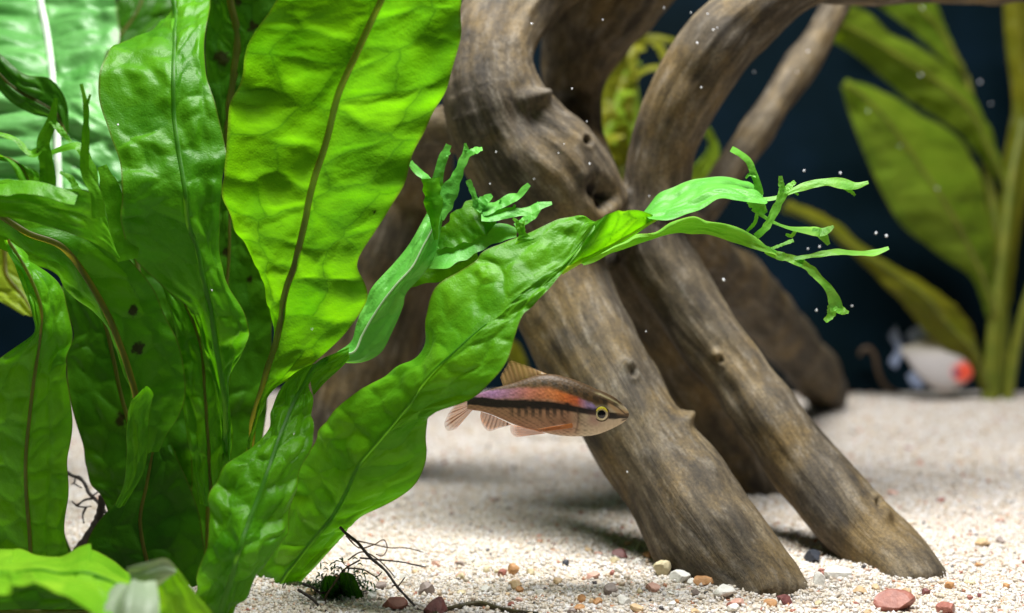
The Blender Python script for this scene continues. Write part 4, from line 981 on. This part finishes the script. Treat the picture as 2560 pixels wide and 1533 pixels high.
def build_barb():
    d = .266
    base = P(1380, 1015, d)
    root = thing('striped_fish', 'small brown fish with a black stripe and orange fins swimming under a fern leaf', 'fish', base)
    org = np.array(root.location)
    top = [(1168, 1000), (1180, 994), (1197, 985), (1227, 973), (1258, 964), (1290, 955), (1321, 944), (1348, 937), (1374, 935), (1416, 943), (1458, 958), (1489, 972), (1516, 983), (1541, 997), (1558, 1012), (1569, 1026), (1573, 1036)]
    bot = [(1168, 1022), (1185, 1026), (1200, 1028), (1227, 1036), (1258, 1049), (1290, 1063), (1342, 1077), (1395, 1088), (1447, 1091), (1489, 1087), (1520, 1076), (1545, 1064), (1562, 1053), (1570, 1044), (1573, 1038)]
    V, X, Y = loft(top, bot, d, ([0, .15, .4, .7, .85, .95, 1], [.25, .36, .46, .56, .62, .72, .8]), 260, 84)
    zx, zy = (X - 1080) * 4.767, (Y - 880) * 4.767            # the fish's own side view
    yt = np.interp(zx, [400, 1400, 1950, 2200, 2340], [540, 262, 440, 560, 720])
    back = lin(92, 68, 42); dark = lin(44, 36, 24); belly = lin(186, 140, 112); pale = lin(214, 200, 172)
    blk = np.interp(zx, [400, 800, 1200, 1600, 1750, 1950, 2120, 2340], [575, 612, 612, 640, 680, 702, 750, 762])
    bw = np.interp(zx, [400, 900, 1300, 1650, 1950, 2150, 2340], [48, 56, 52, 46, 40, 42, 22])
    org_c = np.interp(zx, [400, 800, 1100, 1400, 1600, 1750, 1950], [530, 500, 490, 490, 545, 590, 655])
    ow = np.interp(zx, [400, 900, 1400, 1650, 1900, 1960], [44, 66, 84, 66, 44, 10])
    def L3(w, a, b): return a * (1 - w[..., None]) + b * w[..., None]
    nz = fbm(zx / 60, zy / 60, s=2); nf = fbm(zx / 22, zy / 22, s=4)
    col = np.zeros(V.shape) + belly
    col = L3(sstep(1600, 1850, zx) * .8, col, np.zeros(V.shape) + pale)
    col = L3(sstep(900, 1000, zy) * .4, col, np.zeros(V.shape) + pale)
    up = sstep(20, -60, zy - org_c)
    col = L3(up, col, np.zeros(V.shape) + back)
    # dark speckled row along the back
    rowc = np.interp(zx, [900, 1400, 1700, 1900, 2050], [370, 350, 440, 520, 590])
    col = L3(.75 * np.exp(-((zy - rowc - 10) / 34) ** 2) * sstep(900, 1350, zx) * (.55 + .45 * np.sign(np.sin(zx / 19 + nz))), col, np.zeros(V.shape) + dark)
    scal = (.5 + .5 * np.sin(zx / 13 + np.floor(zy / 24) * math.pi)) * (.5 + .5 * np.sin(zy / 24 * 2 * math.pi))
    col = col * (1 - .28 * scal * 2.0 * sstep(2000, 1800, zx))[..., None] * (1 + .16 * nf)[..., None]
    # shining stripe: violet - pink - orange
    stops = [400, 720, 900, 1150, 1400, 1550, 1720, 1840, 1930]
    sc_ = np.array([lin(150, 100, 110), lin(164, 118, 170), lin(160, 112, 140), lin(186, 112, 96), lin(206, 122, 72), lin(216, 116, 52), lin(206, 92, 46), lin(170, 140, 190), lin(150, 130, 200)])
    sc3 = np.stack([np.interp(zx, stops, sc_[:, k]) for k in range(3)], -1)
    col = L3(.88 * sstep(1.2, .5, np.abs(zy - org_c + 10 * nz) / ow) * sstep(1975, 1930, zx), col, sc3 * (1 + .3 * nf - .22 * scal)[..., None])
    # bars below the black stripe
    bar = sstep(.25, .75, .5 + .5 * np.sin((zx - 930) / 84 * 2 * math.pi + .5 * nz)) * sstep(800, 700, zy) * sstep(640, 670, zy) * sstep(900, 980, zx) * sstep(1660, 1560, zx)
    col = L3(.85 * bar, col, np.zeros(V.shape) + lin(62, 48, 40))
    col = L3(.97 * sstep(1.15, .8, np.abs(zy - blk + 8 * nz) / bw), col, np.zeros(V.shape) + lin(8, 7, 9))
    # head: pale band over the snout, dark crown lines, pink cheek, gill edge
    head = sstep(1900, 2000, zx)
    snout = np.exp(-((zy - np.interp(zx, [1950, 2100, 2200, 2340], [560, 610, 690, 720])) / 36) ** 2) * sstep(2060, 2130, zx)
    col = L3(.85 * snout, col, np.zeros(V.shape) + lin(200, 160, 116))
    for off in (0, 46):
        ln = np.interp(zx, [1900, 2000, 2100, 2200, 2300], [470, 500, 545, 600, 690]) + off
        col = L3(.8 * np.exp(-((zy - ln) / 11) ** 2) * head, col, np.zeros(V.shape) + (lin(200, 184, 140) if off == 0 else lin(26, 22, 18)))
    cheek = np.exp(-(((zx - 1920) / 90) ** 2 + ((zy - 800) / 70) ** 2))
    col = L3(.6 * cheek, col, np.zeros(V.shape) + lin(170, 120, 120))
    gill = np.exp(-((zx - (1690 + 45 * np.cos((zy - 780) / 130))) / 13) ** 2) * sstep(640, 700, zy) * sstep(990, 930, zy)
    col = L3(.6 * gill, col, np.zeros(V.shape) + lin(90, 66, 52))
    mouth = np.exp(-((zy - (790 + (2340 - zx) * .25)) / 9) ** 2) * sstep(2240, 2270, zx)
    col = L3(.9 * mouth, col, np.zeros(V.shape) + lin(30, 18, 14))
    V[:, :, 1] += (.00022 * gill - .00018 * mouth) * np.where(V[:, :, 1] < d, 1, -1)
    A = np.ones(V.shape[:2] + (4,)); A[:, :, :3] = np.clip(col * .78, .002, .9)
    n, m = V.shape[:2]
    f = grid_faces(n, m, 0, True) + [tuple(range(m))[::-1], tuple((n - 1) * m + k for k in range(m))]
    mk('body', V.reshape(-1, 3), f, fish_mat('barb_skin'), root, org, {'Col': A.reshape(-1, 4)})
    FM = fin_mat('barb_fin', tuple(lin(232, 150, 70)), tuple(lin(176, 92, 34)), .62)
    FD = fin_mat('barb_dorsal_fin', tuple(lin(206, 166, 112)), tuple(lin(120, 84, 48)), .6)
    FB = fin_mat('barb_dark_fin', tuple(lin(214, 132, 60)), tuple(lin(60, 34, 20)), .7)
    fin('dorsal_fin', [(1258, 966), (1290, 957), (1321, 947), (1350, 939), (1368, 936)], [(1250, 942), (1262, 922), (1275, 903), (1304, 910), (1366, 934)], d, FD, root, org, 10, bow=.0006)
    fin('tail_fin', [(1178, 996), (1174, 1008), (1182, 1025)], [(1108, 955), (1118, 985), (1134, 1008), (1118, 1040), (1110, 1064), (1118, 1078), (1140, 1074)], d, FM, root, org, 14, bow=.001)
    fin('anal_fin', [(1202, 1029), (1227, 1037), (1255, 1050), (1276, 1060)], [(1200, 1042), (1206, 1061), (1221, 1077), (1248, 1070), (1278, 1062)], d, FB, root, org, 9, bow=-.0006)
    fin('pelvic_fin', [(1345, 1075), (1355, 1080), (1365, 1084)], [(1277, 1060), (1275, 1072), (1280, 1084), (1291, 1092)], d - .0012, FB, root, org, 7, bow=-.0012)
    fin('pectoral_fin', [(1430, 1058), (1432, 1064), (1430, 1070)], [(1344, 1072), (1342, 1076), (1350, 1080)], d - .0042, FB, root, org, 7, bow=-.0006)
    ed = float(np.min(V[np.abs(X[:, 0] - 1504).argmin(), :, 1])) + .00005
    EM = simple_mat('barb_iris', tuple(lin(176, 160, 112)), tuple(lin(216, 206, 176)), 900, .25)
    ey = disc('eye', 1504, 1035, ed, 17.5, EM, root, org, .3)
    disc('pupil', 1504, 1036, ed - .00036, 10.5, simple_mat('pupil', (.002, .002, .003), (.004, .004, .005), 100, .08), ey, org, .3)
    # dark orbit rim and yellow upper arc
    th = np.linspace(0, 2 * math.pi, 40)
    rim = P(1504 + 18.2 * np.cos(th), 1035 + 18.2 * np.sin(th), np.full(40, ed)); rim[:, 1] = ed - .00008
    V2, f2 = tube3(rim, np.full(40, 1.6 * d / F), 6); mk('orbit', V2, f2, simple_mat('orbit', tuple(lin(60, 44, 30)), tuple(lin(100, 80, 50)), 900, .4), ey, org)
    th = np.linspace(math.radians(205), math.radians(345), 24)
    arc = P(1504 + 15 * np.cos(th), 1034 + 14.5 * np.sin(th), np.full(24, ed)); arc[:, 1] = ed - .00032
    V2, f2 = tube3(arc, np.sin(np.linspace(.2, math.pi - .2, 24)) * 3.2 * d / F, 8); mk('iris_arc', V2, f2, simple_mat('iris_arc', (.62, .52, .02), (.75, .66, .05), 900, .25), ey, org)
build_barb()

def build_silver():
    d = .585
    base = P(2350, 915, d)
    root = thing('silvery_fish', 'round silvery white fish with a red patch on its head behind a drooping leaf', 'fish', base)
    org = np.array(root.location)
    top = [(2252, 868), (2270, 862), (2295, 850), (2330, 844), (2370, 856), (2405, 885), (2425, 912), (2434, 930)]
    bot = [(2252, 884), (2265, 896), (2285, 928), (2312, 958), (2350, 976), (2385, 974), (2415, 958), (2430, 942), (2434, 934)]
    V, X, Y = loft(top, bot, d, ([0, .3, .8, 1], [.3, .42, .5, .7]), 90, 40)
    col = np.zeros(V.shape) + lin(168, 164, 164)
    def L3(w, a, b): return a * (1 - w[..., None]) + b * w[..., None]
    col = L3(sstep(900, 850, Y) * .6, col, np.zeros(V.shape) + lin(168, 160, 130))
    col = L3(sstep(950, 975, Y) * .6, col, np.zeros(V.shape) + lin(206, 198, 198))
    col = L3(sstep(1.35, .6, np.hypot((X - 2402) / 32, (Y - 930) / 25) + .2 * fbm(X / 9, Y / 9)), col, np.zeros(V.shape) + lin(226, 84, 60))
    col = L3(sstep(1.2, .7, np.hypot(X - 2381, Y - 930) / 9), col, np.zeros(V.shape) + lin(60, 60, 100))
    A = np.ones(V.shape[:2] + (4,)); A[:, :, :3] = col
    n, m = V.shape[:2]
    mk('body', V.reshape(-1, 3), grid_faces(n, m, 0, True) + [tuple(range(m))[::-1], tuple((n - 1) * m + k for k in range(m))], fish_mat('silver_skin', .35), root, org, {'Col': A.reshape(-1, 4)})
    FM = fin_mat('silver_fin', tuple(lin(170, 185, 215)), tuple(lin(110, 125, 175)), .75)
    fin('tail_fin', [(2258, 866), (2252, 875), (2258, 886)], [(2240, 812), (2222, 838), (2238, 872), (2222, 908), (2240, 924)], d, FM, root, org, 8)
    fin('dorsal_fin', [(2280, 858), (2300, 850), (2330, 846), (2345, 850)], [(2262, 834), (2288, 816), (2318, 806), (2345, 826)], d, FM, root, org, 8)
    fin('anal_fin', [(2285, 926), (2296, 942), (2310, 956)], [(2266, 940), (2276, 960), (2300, 974)], d, FM, root, org, 6)
    ed = d - .0040
    disc('eye', 2398, 926, ed, 7, simple_mat('silver_eye', (.03, .01, .02), (.06, .02, .03), 100, .1), root, org, .5)
build_silver()

# ------------------------------------------------------------------ pebbles and drifting specks
def pebble_mesh(seed, sub=2):
    bm = bmesh.new(); bmesh.ops.create_icosphere(bm, subdivisions=sub, radius=1)
    v = np.array([p.co[:] for p in bm.verts]); f = [[q.index for q in a.verts] for a in bm.faces]; bm.free()
    v = v * (1 + .20 * fbm(v[:, 0] * 1.3 + seed, v[:, 1] * 1.3, v[:, 2] * 1.3, s=seed))[:, None]
    for k in range(10):                                       # a few flat broken faces
        nrm = RNG.normal(size=3); nrm /= np.linalg.norm(nrm)
        c = RNG.uniform(.5, .8)
        dd = v @ nrm
        v = v - np.where(dd > c, dd - c, 0)[:, None] * nrm * .97
    return v, f
def peb_mat(name, c1, c2):
    return simple_mat(name, c1, c2, 700, .55, bump=.5)
PM = {'orange': peb_mat('pebble_orange', (.36, .17, .06), (.55, .30, .13)), 'red': peb_mat('pebble_red', (.22, .07, .05), (.36, .14, .10)),
      'maroon': peb_mat('pebble_maroon', (.12, .035, .035), (.24, .085, .075)), 'black': peb_mat('pebble_black', (.012, .016, .024), (.04, .045, .06)),
      'tan': peb_mat('pebble_tan', (.45, .30, .15), (.60, .45, .27)), 'white': peb_mat('pebble_white', (.62, .60, .54), (.80, .79, .74)),
      'grey': peb_mat('pebble_grey', (.20, .15, .13), (.34, .28, .25)), 'yellow': peb_mat('pebble_yellow', (.50, .42, .24), (.66, .58, .38)), 'pink': peb_mat('pebble_pink', (.50, .26, .20), (.66, .42, .33))}
def pebble(px, py, w, h, col, label=None, group=None):
    d = sand_hit(px, py + h * .35)
    r = w / 2 * d / F
    v, f = pebble_mesh(int(px * 7 + py) % 997, 3 if w > 34 else 2)
    c = P(px, py, d); zs = float(sand_z(c[0], c[1]))
    V = v * np.array([r, r * RNG.uniform(.75, 1.0), r * h / w * 1.15])
    a = RNG.uniform(-.35, .35); ca, sa = math.cos(a), math.sin(a)
    V = np.stack([V[:, 0] * ca - V[:, 1] * sa, V[:, 0] * sa + V[:, 1] * ca, V[:, 2]], -1)
    loc = np.array([c[0], c[1], zs + r * h / w * .55])
    V = V + .035 * r * fbm(V[:, 0] / r * 4, V[:, 1] / r * 4, V[:, 2] / r * 4, s=5)[:, None]
    o = mk('pebble', V, f, PM[col], smooth=False)
    o.location = loc
    where = ('on the far sand beyond the driftwood' if py < 1345 else 'near the roots of the fern' if px < 1200 else 'below the striped fish' if px < 1560 else
             'close in front of the thick driftwood leg' if px < 1960 else 'in front of the thinner driftwood leg' if px < 2300 else 'on the open sand past the thinner leg')
    shape = ('tiny ' if w < 22 else 'small ') + ('flat ' if h < .62 * w else '') + col
    tag(o, label or '%s pebble lying %s' % (shape, where), 'pebble', group or '%s pebbles %s' % (shape, where))
    return o
named = [(1765, 1449, 62, 34, 'orange', 'orange brown pebble against the foot of the thick driftwood leg'),
 (1414, 1408, 30, 20, 'black', 'small black pebble alone beside the shaded sand'),
 (1282, 1424, 40, 32, 'orange', 'knobbly orange pebble on the sand below the striped fish'),
 (1962, 1498, 50, 32, 'maroon', 'smooth dark red oval pebble in front of the driftwood legs'),
 (1924, 1507, 38, 26, 'orange', 'brown pebble touching the dark red oval pebble'),
 (2237, 1503, 112, 58, 'red', 'biggest red brown angular stone on the sand'),
 (2368, 1518, 58, 40, 'red', 'red brown stone beside the biggest angular stone'),
 (2034, 1392, 56, 38, 'black', 'blue black pebble between the two driftwood legs'),
 (2098, 1430, 82, 36, 'white', 'whitish flat stone at the foot of the thinner driftwood leg'),
 (1655, 1420, 52, 52, 'yellow', 'yellowish upright stone at the shaded side of the thick leg'),
 (1700, 1440, 56, 36, 'white', 'white stone between the yellowish stone and the orange brown pebble'),
 (1551, 1384, 48, 26, 'maroon', 'dark brown pebble in the shadow beside the thick leg'),
 (1529, 1474, 44, 34, 'grey', 'grey brown pebble with a rough face'),
 (1065, 1474, 46, 38, 'grey', 'purplish brown pebble just beyond the black root'),
 (1093, 1514, 78, 48, 'maroon', 'maroon wedge shaped stone touching the fuzzy stem'),
 (986, 1506, 64, 42, 'red', 'rust red stone beneath the black root'),
 (1090, 1409, 32, 20, 'pink', 'salmon pebble at the end of a thin brown root'),
 (949, 1464, 40, 24, 'grey', 'dark grey pebble beside the moss tuft'),
 (2456, 1358, 38, 28, 'tan', 'tan pebble alone on the open sand beyond the thinner leg')]
for a in named: pebble(*a[:5], label=a[5], group='larger pebbles on the sand')
small = [(1483, 1438, 42, 24, 'pink'), (1288, 1463, 40, 26, 'tan'), (2352, 1251, 32, 18, 'red'), (2231, 1232, 30, 18, 'pink'), (2313, 1480, 26, 24, 'maroon'), (1455, 1496, 24, 26, 'orange'), (1493, 1504, 36, 22, 'orange'),
 (1530, 1432, 18, 16, 'red'), (1630, 1466, 46, 26, 'pink'), (1735, 1478, 20, 12, 'black'), (1845, 1505, 44, 18, 'pink'), (1835, 1520, 40, 26, 'white'), (2150, 1475, 44, 22, 'tan'), (2374, 1462, 26, 26, 'orange'), (2425, 1494, 22, 16, 'red'),
 (2448, 1488, 16, 12, 'maroon'), (2516, 1465, 24, 18, 'orange'), (1445, 1520, 40, 20, 'orange'), (1560, 1500, 36, 30, 'white'), (1216, 1471, 30, 20, 'white'), (1810, 1478, 60, 36, 'white'), (1895, 1462, 44, 40, 'white'), (2045, 1450, 40, 40, 'white'),
 (1395, 1452, 30, 22, 'tan'), (1350, 1480, 26, 18, 'white'), (2080, 1500, 30, 20, 'white'), (1590, 1520, 40, 22, 'tan'), (1680, 1512, 34, 24, 'white'), (1240, 1250, 26, 14, 'grey'), (1130, 1285, 24, 14, 'grey'), (1300, 1500, 26, 18, 'pink'),
 (2300, 1160, 22, 12, 'pink'), (2430, 1190, 22, 12, 'tan'), (2200, 1310, 22, 14, 'tan'), (2500, 1300, 26, 16, 'pink'), (2380, 1330, 20, 14, 'white'), (2270, 1120, 26, 11, 'red'), (2150, 1075, 22, 10, 'pink'), (1150, 1440, 28, 20, 'yellow'), (1180, 1400, 24, 16, 'white'), (1000, 1440, 30, 22, 'white'), (930, 1490, 34, 26, 'white'), (780, 1480, 36, 22, 'tan'), (1040, 1430, 24, 16, 'tan')]
for a in small: pebble(*a)
for k in range(70):
    px, py = random.uniform(1150, 2540), random.uniform(1330, 1530)
    w = random.uniform(16, 30)
    pebble(px, py, w, w * random.uniform(.55, .9), random.choice(['white', 'white', 'tan', 'yellow', 'orange', 'pink', 'red', 'grey', 'white', 'tan']))

def speck_mat():
    m, nt, out = new_mat('speck')
    b = nd(nt, 'ShaderNodeBsdfPrincipled', i={'Base Color': (.92, .94, 1, 1), 'Roughness': .3})
    nt.links.new(b.outputs[0], out.inputs[0])
    return m
SM = speck_mat()
bm = bmesh.new(); bmesh.ops.create_icosphere(bm, subdivisions=2, radius=1); sme = bpy.data.meshes.new('speck'); bm.to_mesh(sme); bm.free()
sme.materials.append(SM); sme.polygons.foreach_set('use_smooth', [True] * len(sme.polygons))
specks = [(1329, 60, 4.5, .29), (1507, 50, 3.5, .29), (1727, 32, 3, .3), (1769, 35, 3.5, .3), (1783, 75, 3.5, .3), (1793, 70, 3, .3), (1743, 108, 4, .3), (1753, 219, 4.5, .3), (1430, 222, 3, .29), (1474, 410, 4, .29), (1396, 383, 2.5, .29), (1335, 448, 2.5, .29), (1467, 304, 3, .29), (1623, 491, 3, .3), (2020, 128, 4, .38), (1993, 180, 3, .38), (2302, 188, 9, .48), (2306, 20, 8, .48), (2170, 278, 6, .48), (2343, 471, 7, .48), (2101, 433, 5, .3), (2010, 427, 4, .3), (2190, 583, 5, .3), (2216, 590, 5, .3), (2049, 617, 4, .3), (2020, 622, 3, .3), (2041, 776, 4, .3), (2130, 765, 4, .3), (1809, 700, 5, .3), (1615, 829, 2.5, .29), (1568, 1180, 3.5, .28), (295, 312, 4, .25), (530, 726, 3, .25), (735, 1085, 3, .24), (780, 823, 3, .23), (2450, 205, 7, .5), (2040, 462, 4, .3), (1410, 360, 2.5, .29), (1240, 380, 3, .29), (1225, 460, 3, .28), (2476, 260, 6, .48), (2250, 365, 5, .48), (1885, 180, 4, .36), (1660, 20, 3, .31)]
for x, y, r, d in specks:
    o = bpy.data.objects.new('floating_speck', sme); COL.objects.link(o)
    o.location = P(x, y, d); s = r * d / F * (.66 if d < .4 else .34)
    o.scale = (s * random.uniform(.6, 1), s, s * random.uniform(.8, 1.3)); o.rotation_euler = (0, random.uniform(-.6, .6), 0)
    bgd = 'in front of a fern leaf' if d < .26 else 'before the driftwood' if d < .295 or x < 1800 else 'among the pointed rear leaves' if d > .4 else 'before the thin stick' if d > .35 else 'before the dark panel'
    tag(o, 'tiny white speck drifting %s' % bgd, 'speck', 'white specks drifting %s' % bgd)

# ------------------------------------------------------------------ the water's faint blue haze
hm, hnt, hout = new_mat('water_haze')
pv = nd(hnt, 'ShaderNodeVolumePrincipled', i={'Color': (.55, .80, 1.0, 1), 'Density': .75, 'Anisotropy': .2})
hnt.links.new(pv.outputs[0], hout.inputs['Volume'])
hx = np.array([[x, y, z] for x in (-.72, .72) for y in (-.05, .66) for z in (-1.04, .44)])
tag(mk('haze', hx, [(0, 1, 5, 4), (2, 6, 7, 3), (0, 2, 3, 1), (4, 5, 7, 6), (1, 3, 7, 5), (0, 4, 6, 2)], hm, smooth=False), 'faint blue haze of the clear tank water', 'haze', None, 'stuff')
